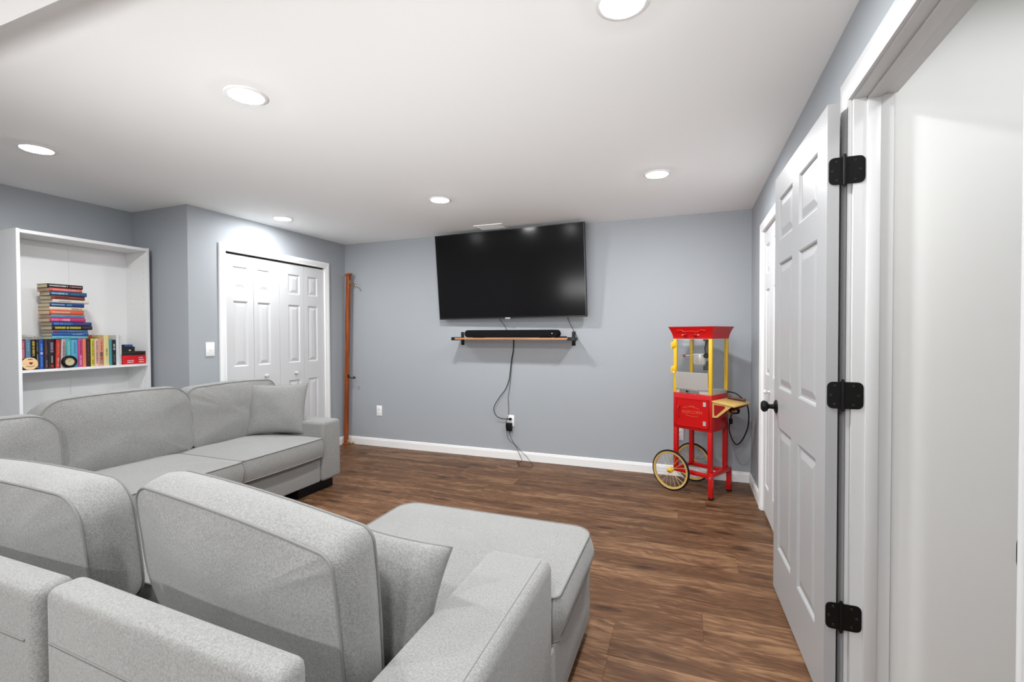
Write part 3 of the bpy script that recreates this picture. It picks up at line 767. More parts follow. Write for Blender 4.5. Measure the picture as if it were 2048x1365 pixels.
# books ------------------------------------------------------------
SZ = 1.0502
_cm = {}
def cm(c, rough=0.45):
    k = (c, rough)
    if k not in _cm: _cm[k] = mat('book_cover_%02x%02x%02x' % c, [0.72 * q_ for q_ in srgb(*c)], rough)
    return _cm[k]
def book_parts(t, th, L, D, col, marks, seed, cover_mat=None):
    """local: x = away from the spine (negative into the shelf), y = across the thickness, z = along the spine"""
    c = cover_mat or cm(col); h = 0.0016
    mb = MB(True)
    n = 5
    # rounded spine and two boards
    for i in range(n):
        a0 = -math.pi/2 + math.pi*i/n; a1 = -math.pi/2 + math.pi*(i+1)/n
        y_a, y_b = th/2*math.sin(a0), th/2*math.sin(a1)
        xa, xb = -0.004 + 0.004*math.cos(a0), -0.004 + 0.004*math.cos(a1)
        mb.add([(xa, y_a, 0), (xb, y_b, 0), (xb, y_b, L), (xa, y_a, L), (-0.007, y_a, 0), (-0.007, y_b, 0), (-0.007, y_b, L), (-0.007, y_a, L)],
               [(0,1,2,3), (4,7,6,5), (0,4,5,1), (3,2,6,7)])
    mb.box(-D, -0.004, -th/2, -th/2 + h, 0, L).box(-D, -0.004, th/2 - h, th/2, 0, L)
    mb.build('cover', c, t)
    MB(True).box(-D + 0.004, -0.006, -th/2 + h + 0.0001, th/2 - h - 0.0001, 0.003, L - 0.003).build('page_block', M_PAGE, t)
    if marks:
        r = random.Random(seed)
        for (z0, z1, wf, mc) in marks:
            lm = MB(True); z = L*z0
            while z < L*z1:
                s = r.uniform(0.003, 0.0062)
                hh_ = th*wf*r.uniform(0.75, 1.0)/2
                lm.box(-0.0005, 0.0006, -hh_, hh_, z, z + s*0.72)
                z += s + (0.005 if r.random() < 0.13 else 0.0008)
            lm.build('spine_print', cm(mc), t)
GR = 'upright books on the bookcase shelf'
ROW = [  # y0, y1, top z, colour, depth, setback, lean, label, marks
 (-2.672,-2.648,1.260,(128,24,52),.13,0.0,0,'maroon paperback with pink letters at the left end of the upright row',[(.38,.95,.55,(236,150,170))]),
 (-2.647,-2.620,1.260,(92,134,164),.13,0.0,0,'grey blue book second in the upright row, beside the maroon one',[(.62,.9,.3,(150,184,204))]),
 (-2.6185,-2.595,1.259,(16,18,30),.13,0.0,0,'black book with big yellow letters on its spine',[(.46,.94,.55,(232,190,50)),(.1,.38,.3,(60,80,150))]),
 (-2.594,-2.578,1.259,(22,20,16),.13,0.0,0,'slim black book with cream print, beside the yellow lettered one',[(.05,.15,.5,(220,214,170)),(.2,.5,.4,(170,160,120)),(.6,.9,.55,(120,116,70))]),
 (-2.577,-2.552,1.256,(20,78,178),.13,0.0,0,'bright royal blue book with pale lettering',[(.08,.42,.4,(90,150,224)),(.5,.58,.6,(236,240,250)),(.62,.88,.35,(110,190,236))]),
 (-2.549,-2.527,1.256,(58,36,36),.13,0.0,0,'dark brown book between the royal blue and the purple titled ones',[(.06,.3,.4,(140,120,130)),(.5,.85,.45,(122,70,60))]),
 (-2.526,-2.491,1.258,(14,12,16),.13,0.0,0,'thick black book with a purple title block',[(.04,.12,.5,(206,50,40)),(.2,.42,.3,(190,190,190)),(.56,.9,.5,(172,150,206))]),
 (-2.4880,-2.4640,1.255,(214,54,44),.13,0.0,-.03,'red book leaning slightly in the upright row',[(.08,.35,.45,(240,190,170)),(.48,.86,.35,(240,120,80))]),
 (-2.4575,-2.4325,1.257,(222,206,206),.13,0.0,-.03,'white book with a dark floral pattern behind the round clock',[(.05,.95,.6,(110,70,80))]),
 (-2.4255,-2.397,1.259,(82,184,186),.13,0.0,0,'teal book above the round black clock',[(.45,.9,.35,(170,226,226))]),
 (-2.3965,-2.357,1.256,(92,178,218),.13,0.0,0,'wide sky blue book right of the round clock',[(.5,.88,.22,(56,120,160))]),
 (-2.355,-2.3285,1.260,(222,78,150),.13,0.0,0,'hot pink book in the upright row',[(.08,.4,.4,(250,190,220)),(.46,.92,.4,(150,30,90))]),
 (-2.3280,-2.3065,1.260,(244,134,90),.13,0.0,0,'plain orange book beside the hot pink one',None),
 (-2.3055,-2.2795,1.258,(48,18,34),.13,0.0,0,'dark plum book between orange and yellow ones',[(.2,.9,.28,(110,70,90))]),
 (-2.2785,-2.2545,1.260,(226,214,66),.13,0.0,0,'yellow book with black lettering',[(.08,.25,.35,(60,56,20)),(.35,.92,.35,(90,84,20))]),
 (-2.2535,-2.2275,1.260,(246,204,190),.13,0.0,0,'pale pink book with dark brown lettering',[(.1,.92,.35,(110,60,60))]),
 (-2.2270,-2.1955,1.260,(240,160,130),.12,0.0,0,'salmon pink book with a dark figure at the foot of its spine',[(.08,.22,.7,(130,140,140)),(.24,.5,.6,(70,20,24)),(.56,.92,.25,(130,60,50))]),
 (-2.1948,-2.1590,1.287,(240,224,156),.15,0.0,0,'tall pale yellow book standing above its neighbours',[(.34,.56,.4,(150,140,80))]),
 (-2.1585,-2.1385,1.253,(70,160,170),.13,0.0,0,'narrow teal book right of the tall pale yellow one',None),
 (-2.1380,-2.1150,1.250,(20,16,18),.13,0.0,0,'black book with white title near the right end of the row',[(.12,.4,.4,(120,120,130)),(.6,.86,.5,(230,230,230))]),
 (-2.1110,-2.0845,1.285,(236,236,238),.15,0.0,0,'tall plain white book near the right end of the row',None),
 (-2.0840,-2.0730,1.280,(232,232,232),.14,0.0,0,'thin white book with tiny black print beside the red box',[(.02,.08,.7,(200,40,50)),(.12,.35,.5,(40,40,40))]),
]
XS = -4.718
for i, (a, b, zt, col, D, sb_, lean, lab, mk) in enumerate(ROW):
    t = thing('book', lab, 'book', (XS - sb_, (a + b)/2, SZ), 0, GR)
    if lean:
        t.rotation_euler = (lean, 0, 0); t.location.z += 0.0006
    book_parts(t, b - a - 0.0006, zt - SZ, D, col, mk, i)
# two covers standing behind the row
def flat_cover(y0, y1, z1, x, col, lab):
    t = thing('book', lab, 'book', (x, (y0 + y1)/2, SZ), 0, GR)
    MB(True).box(-0.012, 0, -(y1-y0)/2, (y1-y0)/2, 0, z1 - SZ).build('cover', cm(col), t, bevel=0.0015, segs=1)
    MB(True).box(-0.0105, -0.0015, -(y1-y0)/2 + 0.003, (y1-y0)/2 + 0.0004, 0.003, z1 - SZ + 0.0004).build('page_block', M_PAGE, t)
flat_cover(-2.262, -2.190, 1.289, -4.866, (206, 120, 80), 'rust orange cover standing behind the salmon and pale pink books')
flat_cover(-2.165, -2.108, 1.278, -4.880, (206, 62, 36), 'red orange cover standing behind the narrow teal book')

GS = 'stacked books on top of the upright row'
STK = [ # y0,y1,z0,z1,colour,label,marks   (top first)
 (-2.527,-2.323,1.625,1.653,(26,12,14),'black book with white lettering lying topmost of the stack',[(.05,.55,.4,(230,226,220)),(.62,.95,.35,(214,150,150))]),
 (-2.517,-2.325,1.6005,1.6248,(222,100,92),'salmon red book second from the top of the stack',[(.1,.9,.4,(248,190,176))]),
 (-2.514,-2.303,1.571,1.600,(14,78,120),'deep blue book third from the top of the stack',[(.04,.45,.42,(190,220,236)),(.55,.95,.2,(40,150,180))]),
 (-2.506,-2.309,1.5445,1.5705,(142,62,50),'rusty brown book fourth from the top of the stack',[(.1,.5,.5,(70,26,26))]),
 (-2.500,-2.282,1.520,1.544,(236,226,214),'cream white book jutting out in the upper part of the stack',[(.15,.5,.25,(120,110,104))]),
 (-2.515,-2.318,1.4905,1.5195,(12,58,122),'navy blue book just under the cream white one in the stack',[(.04,.42,.38,(170,200,230)),(.48,.62,.5,(80,170,190))]),
 (-2.519,-2.309,1.467,1.490,(240,224,190),'cream book with small dark lettering in the middle of the stack',[(.6,.88,.4,(110,60,60))]),
 (-2.518,-2.318,1.436,1.4665,(238,94,58),'orange red book in the middle of the stack',[(.04,.58,.4,(250,200,170))]),
 (-2.510,-2.312,1.412,1.4355,(104,150,182),'grey blue book between the orange and magenta ones in the stack',[(.4,.9,.25,(60,110,150))]),
 (-2.517,-2.312,1.383,1.4115,(202,46,114),'magenta book in the stack',[(.04,.35,.5,(240,150,190)),(.36,.55,.6,(244,190,214))]),
 (-2.506,-2.270,1.355,1.3825,(28,66,140),'long blue to black book directly above the yellow lettered one',[(.05,.35,.6,(100,160,236)),(.36,.5,.6,(50,150,226)),(.62,.9,.35,(130,40,84))]),
 (-2.506,-2.269,1.326,1.3545,(10,14,22),'long black book with yellow lettering in the stack',[(.07,.7,.6,(240,220,60)),(.74,.95,.4,(70,70,74))]),
 (-2.498,-2.294,1.305,1.3255,(74,98,148),'slate blue book third from the bottom of the stack',[(.0,.12,.8,(190,40,60)),(.4,.8,.25,(150,170,200))]),
 (-2.506,-2.296,1.2825,1.3045,(18,90,170),'blue book second from the bottom of the stack',[(.55,.85,.4,(150,196,226))]),
 (-2.506,-2.296,1.2612,1.282,(112,196,226),'light cyan book at the bottom of the stack',[(.1,.5,.3,(60,150,200))]),
]
for i, (a, b, z0, z1, col, lab, mk) in enumerate(STK):
    L_ = b - a; th = z1 - z0
    t = thing('book', lab, 'book', (XS + 0.004, a, z0), 0, GS)
    # lying flat: spine along +y
    t.rotation_euler = (0, 0, 0)
    holder = t
    t2_ = []
    before = set(COL.objects)
    book_parts(t, th - 0.0004, L_, 0.140 + 0.014*((i*7) % 4)/3, col, mk, 50 + i)
    ro = Matrix(((1, 0, 0, 0), (0, 0, 1, 0), (0, -1, 0, th/2), (0, 0, 0, 1)))
    for o in t.children: o.data.transform(ro)
    t.rotation_euler = (0, 0, [0.0, .02, -.03, .03, .05, -.01, .0, .02, .03, -.02, .02, .0, .03, -.02, .03][i])
# clear plastic bag on the left of the row
def bag():
    bm = bmesh.new(); n = 22
    g = [[bm.verts.new((-4.745 - 0.10*j/8 , -2.668 + 0.125*i/n, 1.2605 + (0.034*math.sin(math.pi*min(1, (j+1.5)/8))*(1 - 0.55*i/n) + 0.006*noise.noise(Vector((i*0.9, j*0.9, 3))))*(0.25 if i in (0, n) else 1) + 0.001)) for j in range(9)] for i in range(n + 1)]
    for i in range(n):
        for j in range(8): bm.faces.new((g[i][j], g[i+1][j], g[i+1][j+1], g[i][j+1]))
    bmesh.ops.solidify(bm, geom=bm.faces[:], thickness=0.0008)
    me = bpy.data.meshes.new('plastic_bag'); bm.to_mesh(me); bm.free()
    m = mat('crinkled_plastic', srgb(206, 204, 200), 0.2, spec=0.7)
    m.node_tree.nodes['Principled BSDF'].inputs['Alpha'].default_value = 0.6
    me.materials.append(m)
    o = bpy.data.objects.new('plastic_bag', me); COL.objects.link(o)
    tag(o, 'crinkled clear plastic bag lying on top of the leftmost upright books', 'bag')
bag()
# round wooden slice and round clock standing in front of the row
ws = thing('wooden_disc', 'round pale wooden slice with a red heart leaning against the leftmost books', 'ornament', (-4.703, -2.634, SZ))
MB(True).lathe((0, 0.0, 0.0425), (1, 0, 0.06), [(0.040, -0.004), (0.042, -0.003), (0.042, 0.003), (0.040, 0.004)], 36).build('disc', mat('pale_wood', srgb(222, 186, 138), 0.6, vary=(60, 0.08)), ws)
hp = [(0, -0.011), (0.0085, -0.001), (0.0095, 0.005), (0.006, 0.0085), (0.002, 0.007), (0, 0.0045), (-0.002, 0.007), (-0.006, 0.0085), (-0.0095, 0.005), (-0.0085, -0.001)]
MB(True).prism(hp, (0.0047, 0.004, 0.046), (0, 1, 0), (-0.06, 0, 1), (1, 0, 0), 0.0006).build('heart', cm((150, 20, 24)), ws)
pm_ = MB(True)
rr_ = random.Random(5)
for k in range(9): pm_.box(0.0046, 0.0054, -0.022 + k*0.005, -0.019 + k*0.005, 0.021 + 0.002*math.sin(k), 0.026 + 0.002*math.sin(k))
for k in range(5): pm_.box(0.0030, 0.0038, -0.010 + k*0.005, -0.007 + k*0.005, 0.070, 0.076)
pm_.build('print', cm((70, 40, 24)), ws)
ck = thing('round_clock', 'round black table clock with cream face in front of the teal book', 'clock', (-4.704, -2.418, SZ))
MB(True).lathe((0, 0, 0.0445), (1, 0, 0), [(0.038, -0.012), (0.0435, -0.008), (0.0445, 0.0), (0.0435, 0.009), (0.036, 0.012), (0.030, 0.009), (0.028, 0.004)], 40, True, False).build('case', M_BLKPL, ck, smooth=True)
MB(True).lathe((0, 0, 0.0445), (1, 0, 0), [(0.031, 0.0085), (0.029, 0.0115), (0.027, 0.0085)], 40, False, False).build('ring', cm((150, 120, 80)), ck, smooth=True)
MB(True).lathe((0, 0, 0.0445), (1, 0, 0), [(0.0285, 0.004), (0.0285, 0.0046)], 36).build('dial', cm((232, 222, 176)), ck)
MB(True).obox((0.0052, 0.004, 0.050), ((1, 0, 0), (0, 1, -1), (0, 1, 1)), (0.0004, 0.0008, 0.009)).obox((0.0052, -0.004, 0.047), ((1, 0, 0), (0, 1, 0.8), (0, -0.8, 1)), (0.0004, 0.0007, 0.006)).build('hands', M_DARK, ck)
# right end: red game box, black box on it, two small black boxes
rb = thing('game_box', 'red box with white lettering lying at the right end of the shelf', 'box', (-4.76, -1.976, SZ))
MB(True).box(-0.06, 0.045, -0.094, 0.0740, 0, 0.0715).build('box', mat('red_card', srgb(206, 16, 30), 0.4), rb, bevel=0.001, segs=1)
wl = MB(True); rr_ = random.Random(11)
for (ya, yb, za, zb) in ((-0.062, -0.016, 0.026, 0.034), (-0.062, -0.016, 0.012, 0.020), (0.018, 0.052, 0.048, 0.057), (0.020, 0.058, 0.030, 0.040), (0.022, 0.060, 0.012, 0.022)):
    y = ya
    while y < yb:
        s = rr_.uniform(0.004, 0.007); wl.box(0.0448, 0.0456, y, min(y + s*0.75, yb), za, zb - rr_.uniform(0, .003)); y += s
wl.build('print', cm((244, 236, 236)), rb)
bb = thing('black_box', 'flat black box lying on the red box', 'box', (-4.765, -1.981, SZ + 0.0717))
MB(True).box(-0.06, 0.045, -0.088, 0.080, 0, 0.016).build('base', cm((24, 22, 20)), bb, bevel=0.001, segs=1)
MB(True).box(-0.0605, 0.0455, -0.0885, 0.0805, 0.016, 0.0315).build('lid', cm((40, 42, 34)), bb, bevel=0.001, segs=1)
b3 = thing('black_box', 'small black box with a beige emblem on top of the flat black box', 'box', (-4.765, -2.025, SZ + 0.1035))
MB(True).box(-0.05, 0.045, -0.045, 0.045, 0, 0.0385).build('box', cm((16, 16, 18)), b3, bevel=0.001, segs=1)
MB(True).prism([(-0.006, 0.004), (0.006, 0.004), (0.008, 0.011), (0.003, 0.016), (-0.004, 0.015), (-0.008, 0.010)], (0.0448, 0.008, 0), (0, 1, 0), (0, 0, 1), (1, 0, 0), 0.0008).build('emblem', cm((232, 214, 180)), b3)
b4 = thing('card_deck', 'blue and black deck topmost of the small boxes on the shelf', 'box', (-4.765, -2.03, SZ + 0.1425))
MB(True).box(-0.04, 0.04, -0.04, -0.02, 0, 0.0165).build('end_flap', cm((16, 16, 20)), b4, bevel=0.001, segs=1)
MB(True).box(-0.04, 0.04, -0.02, 0.038, 0, 0.0165).build('sleeve', cm((44, 84, 160)), b4, bevel=0.001, segs=1)

# ------------------------------------------------------------------ sectional sofa
sofa = thing('sectional_sofa', 'light grey fabric corner sofa with chaise filling the left of the room', 'sofa', (-2.5, -3.0, 0))
def rrect(w_, h_, R4, n=6, dense=0.05):
    """rounded rectangle outline, corner radii (bl, br, tr, tl), evenly subdivided"""
    pts = []
    cs = [(-w_/2, -h_/2, R4[0], math.pi), (w_/2, -h_/2, R4[1], 1.5*math.pi), (w_/2, h_/2, R4[2], 0), (-w_/2, h_/2, R4[3], 0.5*math.pi)]
    sg = [(1, 1), (-1, 1), (-1, -1), (1, -1)]
    for (x, y, r, a0), (sx, sy) in zip(cs, sg):
        for k in range(n + 1):
            a = a0 + 0.5*math.pi*k/n
            pts.append((x + sx*r + r*math.cos(a), y + sy*r + r*math.sin(a)))
    return subdivide(pts, dense)
def subdivide(pts, dense):
    out = []
    for i, p in enumerate(pts):
        q_ = pts[(i+1) % len(pts)]; d = math.hypot(q_[0]-p[0], q_[1]-p[1]); m = max(1, int(d/dense))
        for k in range(m): out.append((p[0] + (q_[0]-p[0])*k/m, p[1] + (q_[1]-p[1])*k/m))
    return out
def cushion(name, outline, t, fd, bd, c, a, b, n, parent, gb=0.012, wr=0.006, seed=0, centre=None, rings=9, gus=5, front_pipe=True, back_pipe=True, gather=0.0, exp=2.6, puff=0.0):
    """padded block: outline in the (a,b) plane at c, thickness t along n, domed faces, piping along both edges"""
    a, b, n, c = Vector(a).normalized(), Vector(b).normalized(), Vector(n).normalized(), Vector(c)
    if puff:
        hx_ = max(abs(p[0]) for p in outline); hy_ = max(abs(p[1]) for p in outline)
        outline = [(x + puff*(x/hx_)*(1 - (y/hy_)**2), y + puff*(y/hy_)*(1 - (x/hx_)**2)*1.2) for x, y in outline]
    N = len(outline)
    if centre is None: centre = (sum(p[0] for p in outline)/N, sum(p[1] for p in outline)/N)
    nor = []
    for i in range(N):
        p, q_ = outline[i-1], outline[(i+1) % N]
        dx, dy = q_[0]-p[0], q_[1]-p[1]; l = math.hypot(dx, dy) or 1
        nor.append((dy/l, -dx/l))
    V = Vector((seed*3.1, seed*1.7, 0))
    def wave(x, y, k): return noise.noise(Vector((x*k, y*k, 0)) + V)
    def pos(x, y, d):
        return c + a*x + b*y + n*d
    vs, fs = [], []
    def face(side, dome):
        base = len(vs)
        for k in range(1, rings + 1):
            s = k/rings
            for i, (x, y) in enumerate(outline):
                px, py = centre[0] + (x-centre[0])*s, centre[1] + (y-centre[1])*s
                d = t/2 + dome*(1 - s**exp)
                d += wr*(wave(px, py, 5.5)*0.7 + wave(px, py, 13)*0.35)*(1 - 0.75*s**6)
                if gather: d += gather*(s**5)*(1 - s**8)*4*wave(i*0.9, 2, 1.0)
                vs.append(pos(px, py, side*d))
        vs.append(pos(centre[0], centre[1], side*(t/2 + dome))); ci = len(vs) - 1
        for k in range(rings - 1):
            for i in range(N):
                f = (base + k*N + i, base + k*N + (i+1) % N, base + (k+1)*N + (i+1) % N, base + (k+1)*N + i)
                fs.append(f if side > 0 else f[::-1])
        for i in range(N):
            f = (ci, base + (i) , base + (i+1) % N)
            fs.append(f if side > 0 else f[::-1])
        return base + (rings-1)*N
    f0 = face(1, fd); b0 = face(-1, bd)
    prev = f0
    for k in range(1, gus + 1):
        cur = b0 if k == gus else len(vs)
        if k < gus:
            tau = k/gus
            for i, (x, y) in enumerate(outline):
                bul = gb*math.sin(math.pi*tau) + wr*0.6*wave(x*1.3 + tau*2, y*1.3, 8)*math.sin(math.pi*tau)
                vs.append(pos(x + nor[i][0]*bul, y + nor[i][1]*bul, t/2 - t*tau))
        for i in range(N): fs.append((prev + i, cur + i, cur + (i+1) % N, prev + (i+1) % N))
        prev = cur
    mb = MB(); mb.add(vs, fs)
    o = mb.build(name, M_FAB, parent, smooth=True)
    for side, on in ((f0, front_pipe), (b0, back_pipe)):
        if on:
            path = [vs[side + i] + (a*nor[i][0] + b*nor[i][1])*0.0015 for i in range(N)]
            pb = MB().tube(path, 0.0036, 6, closed=True)
            po = pb.build('piping', M_SEAM, None, smooth=True)
            po.data.transform(world_of(parent).inverted()); po.parent = o
    return o
def soft_box(name, x0, x1, y0, y1, z0, z1, r, parent=sofa, segs=4, crown=0.0):
    mb = MB().box(x0, x1, y0, y1, z0, z1)
    return mb.build(name, M_FAB, parent, bevel=r, segs=segs)
def seam(path, parent, owner=None, r=0.0022):
    o = MB().tube(path, r, 6).build('seam', M_SEAM, None, smooth=True)
    o.data.transform(world_of(sofa).inverted()); o.parent = owner or parent
    return o
Z3 = (0, 0, 1)
# --- run along the left wall
soft_box('base', -4.18, -3.300, -3.83, -1.462, 0.085, 0.292, 0.012)
ar = soft_box('arm', -4.18, -3.272, -1.462, -1.252, 0.085, 0.572, 0.03)
seam([(-3.2722, -1.432, z) for z in (0.12, 0.3, 0.54)] + [(-3.282, -1.430, 0.563)], sofa, ar, 0.0016)
soft_box('back_frame', -4.20, -4.085, -3.86, -1.262, 0.085, 0.690, 0.025)
for y0, y1 in ((-1.66, -1.285), (-3.1, -2.8)):
    MB().box(-3.47, -3.335, y0, y1, 0.0, 0.086).build('foot', M_BLKPL, sofa, bevel=0.004)
MB().box(-4.1, -3.99, -1.66, -1.285, 0.0, 0.086).build('foot', M_BLKPL, sofa, bevel=0.004)
def seat(y0, y1, x0, x1, z0, z1, seed):
    w_, h_ = y1 - y0, x1 - x0
    return cushion('seat_cushion', rrect(w_, h_, (0.03, 0.03, 0.03, 0.03), 4, 0.05), z1 - z0 - 0.012, 0.020, 0.0, ((x0+x1)/2, (y0+y1)/2, (z0+z1)/2), (0, 1, 0), (-1, 0, 0), (0, 0, 1), sofa, gb=0.014, wr=0.004, seed=seed, exp=3.2, puff=0.006)
seat(-2.198, -1.468, -4.00, -3.262, 0.294, 0.452, 1)
seat(-2.945, -2.204, -4.00, -3.246, 0.294, 0.452, 2)
seat(-3.70, -2.952, -4.00, -3.262, 0.294, 0.452, 3)
def lean_axes(yaw_vec, lean):
    """a along the cushion's width, leaning back"""
    a = Vector(yaw_vec).normalized(); n = Vector((-a.y, a.x, 0))
    nn = n*math.cos(lean) + Vector(Z3)*math.sin(lean); bb_ = Vector(Z3)*math.cos(lean) - n*math.sin(lean)
    return a, bb_, nn
def back_cushion(y0, y1, zt, xf, lean, t, R, seed, dz=0.0, wr=0.006, gather=0.006):
    # faces +x: width runs towards -y so that the normal is +x
    a, b, n = lean_axes((0, -1, 0), lean)
    h = zt - 0.455
    c = Vector((xf, (y0+y1)/2, 0.455)) + b*(h/2) - n*(t/2)
    return cushion('back_cushion', rrect(y1-y0, h, (0.06, 0.06, R, R), 6, 0.045), t, 0.045, 0.03, c, a, b, n, sofa, gb=0.02, wr=wr, seed=seed, gather=gather, puff=0.012)
back_cushion(-2.93, -2.100, 0.905, -3.868, 0.13, 0.15, 0.11, 11, wr=0.009)
back_cushion(-2.105, -1.34, 0.890, -3.872, 0.13, 0.15, 0.07, 12, wr=0.009)
back_cushion(-3.62, -2.895, 0.838, -3.80, 0.11, 0.17, 0.11, 13, wr=0.009)
# --- run with its back to the viewer
soft_box('base', -4.12, -1.886, -3.83, -3.06, 0.085, 0.292, 0.012)
cushion('seat_cushion', rrect(1.34, 0.36, (0.03, 0.03, 0.03, 0.03), 4, 0.05), 0.142, 0.014, 0.0, (-2.57, -3.22, 0.370), (1, 0, 0), (0, 1, 0), (0, 0, 1), sofa, gb=0.014, wr=0.004, seed=4, exp=3.2)
MB().box(-3.9, -1.892, -3.735, -3.06, 0.2925, 0.296).build('deck_lining', mat('dark_lining', srgb(34, 31, 29), 0.9), sofa)
m1 = soft_box('back_frame', -4.14, -1.892, -3.838, -3.752, 0.085, 0.706, 0.026)
m2 = MB().prism([(-1.885, -3.822), (-1.146, -3.850), (-1.146, -3.776), (-1.885, -3.742)], (0, 0, 0.085), (1, 0, 0), (0, 1, 0), (0, 0, 1), 0.622).build('back_frame', M_FAB, sofa, bevel=0.022, segs=4)
seam([(-4.1, -3.8385, 0.588), (-1.925, -3.8385, 0.588)], sofa, m1, 0.003)
seam([(-1.862, -3.8236, 0.588), (-1.152, -3.8503, 0.588)], sofa, m2, 0.003)
# chaise: base, right arm, long L-shaped cushion
cb = MB().prism([(-1.862, -3.76), (-1.13, -3.76), (-1.13, -3.05), (-0.898, -3.05), (-0.898, -2.44), (-1.862, -2.44)], (0, 0, 0.05), (1, 0, 0), (0, 1, 0), (0, 0, 1), 0.242)
cb.build('chaise_base', M_FAB, sofa, bevel=0.014, segs=3)
a2 = soft_box('arm', -1.125, -0.903, -3.842, -3.010, 0.05, 0.574, 0.03)
seam([(-0.934, y, 0.5738) for y in (-3.81, -3.4, -3.045)] + [(-0.934, -3.022, 0.566)], sofa, a2, 0.0016)
seam([(-0.932, -3.0105, 0.54), (-0.932, -3.0105, 0.30), (-0.932, -3.0105, 0.07)], sofa, a2, 0.0016)
def lshape():
    x0, x1, xr = -1.835, -1.135, -0.892
    yb_, ym, yf = -3.40, -3.000, -2.425
    pts = []
    def arc(cx, cy, r, a0, a1, n=6):
        for k in range(n + 1):
            a = a0 + (a1 - a0)*k/n; pts.append((cx + r*math.cos(a), cy + r*math.sin(a)))
    arc(x0 + .03, yb_ + .03, .03, math.pi, 1.5*math.pi)
    arc(x1 - .03, yb_ + .03, .03, 1.5*math.pi, 2*math.pi)
    arc(x1 + .02, ym - .02, .02, math.pi, 0.5*math.pi)
    arc(xr - .03, ym + .03, .03, 1.5*math.pi, 2*math.pi)
    arc(xr - .085, yf - .085, .085, 0, 0.5*math.pi, 8)
    arc(x0 + .085, yf - .085, .085, 0.5*math.pi, math.pi, 8)
    return subdivide(pts, 0.045)
cushion('chaise_cushion', lshape(), 0.142, 0.030, 0.0, (0, 0, 0.366), (1, 0, 0), (0, 1, 0), (0, 0, 1), sofa, gb=0.022, wr=0.004, seed=21, centre=(-1.42, -2.80), exp=3.4, rings=12)
MB().box(-1.83, -1.13, -3.735, -3.06, 0.2925, 0.296).build('deck_lining', mat('dark_lining', srgb(34, 31, 29), 0.9), sofa)
for (fx, fy) in ((-0.99, -2.52), (-1.75, -2.52), (-0.99, -3.75), (-1.75, -3.75), (-3.2, -3.75), (-3.95, -3.75)):
    MB().box(fx - 0.04, fx + 0.04, fy - 0.04, fy + 0.04, 0, 0.086 if fx < -3 else 0.051).build('foot', M_BLKPL, sofa, bevel=0.003)
# two back cushions seen from behind
def rear_cushion(top_mid, w_, h_, t, yaw, lean, roll, R4, seed, **k):
    a, b, n = lean_axes((math.cos(yaw), math.sin(yaw), 0), lean)
    a2_ = a*math.cos(roll) + b*math.sin(roll); b2_ = b*math.cos(roll) - a*math.sin(roll)
    c = Vector(top_mid) - b2_*(h_/2) + n*(t/2)      # top_mid: middle of the rear top edge
    return cushion('back_cushion', rrect(w_, h_, R4, 7, 0.04), t, 0.04, 0.03, c, a2_, b2_, n, sofa, seed=seed, puff=0.008, **k)
rear_cushion((-1.560, -3.640, 0.850), 0.755, 0.415, 0.118, -0.115, 0.13, -0.05, (0.20, 0.05, 0.03, 0.05), 31, gb=0.018, wr=0.013, gather=0.004)
rear_cushion((-2.52, -3.645, 0.822), 0.80, 0.385, 0.135, 0.0, 0.10, 0.0, (0.07, 0.07, 0.085, 0.10), 32, gb=0.02, wr=0.007, gather=0.005)

# throw pillows
def throw_pillow(c, a, b, n, w_, h_, t, label, seed, sag=0.0):
    a, b, n, c = Vector(a).normalized(), Vector(b).normalized(), Vector(n).normalized(), Vector(c)
    N = 26; vs = []; fs = []; idx = {}
    def prof(u, v): return max(0.0, (1 - abs(u)**2.3)*(1 - abs(v)**2.3))**0.55
    def xy(u, v):
        x = w_/2*u*(1 - 0.075*(1 - v*v)*u*u); y = h_/2*v*(1 - 0.075*(1 - u*u)*v*v)
        y -= sag*(1 - u*u)*(v + 1)/2
        return x, y
    for side in (1, -1):
        for i in range(N + 1):
            for j in range(N + 1):
                u, v = -1 + 2*i/N, -1 + 2*j/N
                u, v = math.sin(u*math.pi/2), math.sin(v*math.pi/2)
                edge = i in (0, N) or j in (0, N)
                if side < 0 and edge: idx[(side, i, j)] = idx[(1, i, j)]; continue
                x, y = xy(u, v); d = t/2*prof(u, v)
                d += 0.012*noise.noise(Vector((x*9 + seed*5, y*9, side*3.0)))*prof(u, v)
                idx[(side, i, j)] = len(vs); vs.append(c + a*x + b*y + n*(side*d))
    for side in (1, -1):
        for i in range(N):
            for j in range(N):
                f = (idx[(side,i,j)], idx[(side,i+1,j)], idx[(side,i+1,j+1)], idx[(side,i,j+1)])
                fs.append(f if side > 0 else f[::-1])
    low = min(p.z for p in vs)
    T_ = thing('throw_pillow', label, 'pillow', (c.x, c.y, low))
    mb = MB().add(vs, fs); mb.build('pillow_cover', M_FAB, T_, smooth=True)
    ring = [vs[idx[(1, i, 0)]] for i in range(N)] + [vs[idx[(1, N, j)]] for j in range(N)] + [vs[idx[(1, N-i, N)]] for i in range(N)] + [vs[idx[(1, 0, N-j)]] for j in range(N)]
    MB().tube(ring, 0.003, 6, closed=True).build('piping', M_SEAM, T_, smooth=True)
    return T_
# far pillow against the arm of the left run
pa = Vector((0.388, 0.22, 0)).normalized(); pn0 = Vector((pa.y, -pa.x, 0)); le = 0.30
pb = Vector(Z3)*math.cos(le) - pn0*math.sin(le); pn = pn0*math.cos(le) + Vector(Z3)*math.sin(le)
throw_pillow(Vector((-3.67, -1.57, 0.474)) + pb*0.205, pa, pb, pn, 0.46, 0.42, 0.14, 'grey square throw pillow standing upright at the far arm of the sofa', 1)
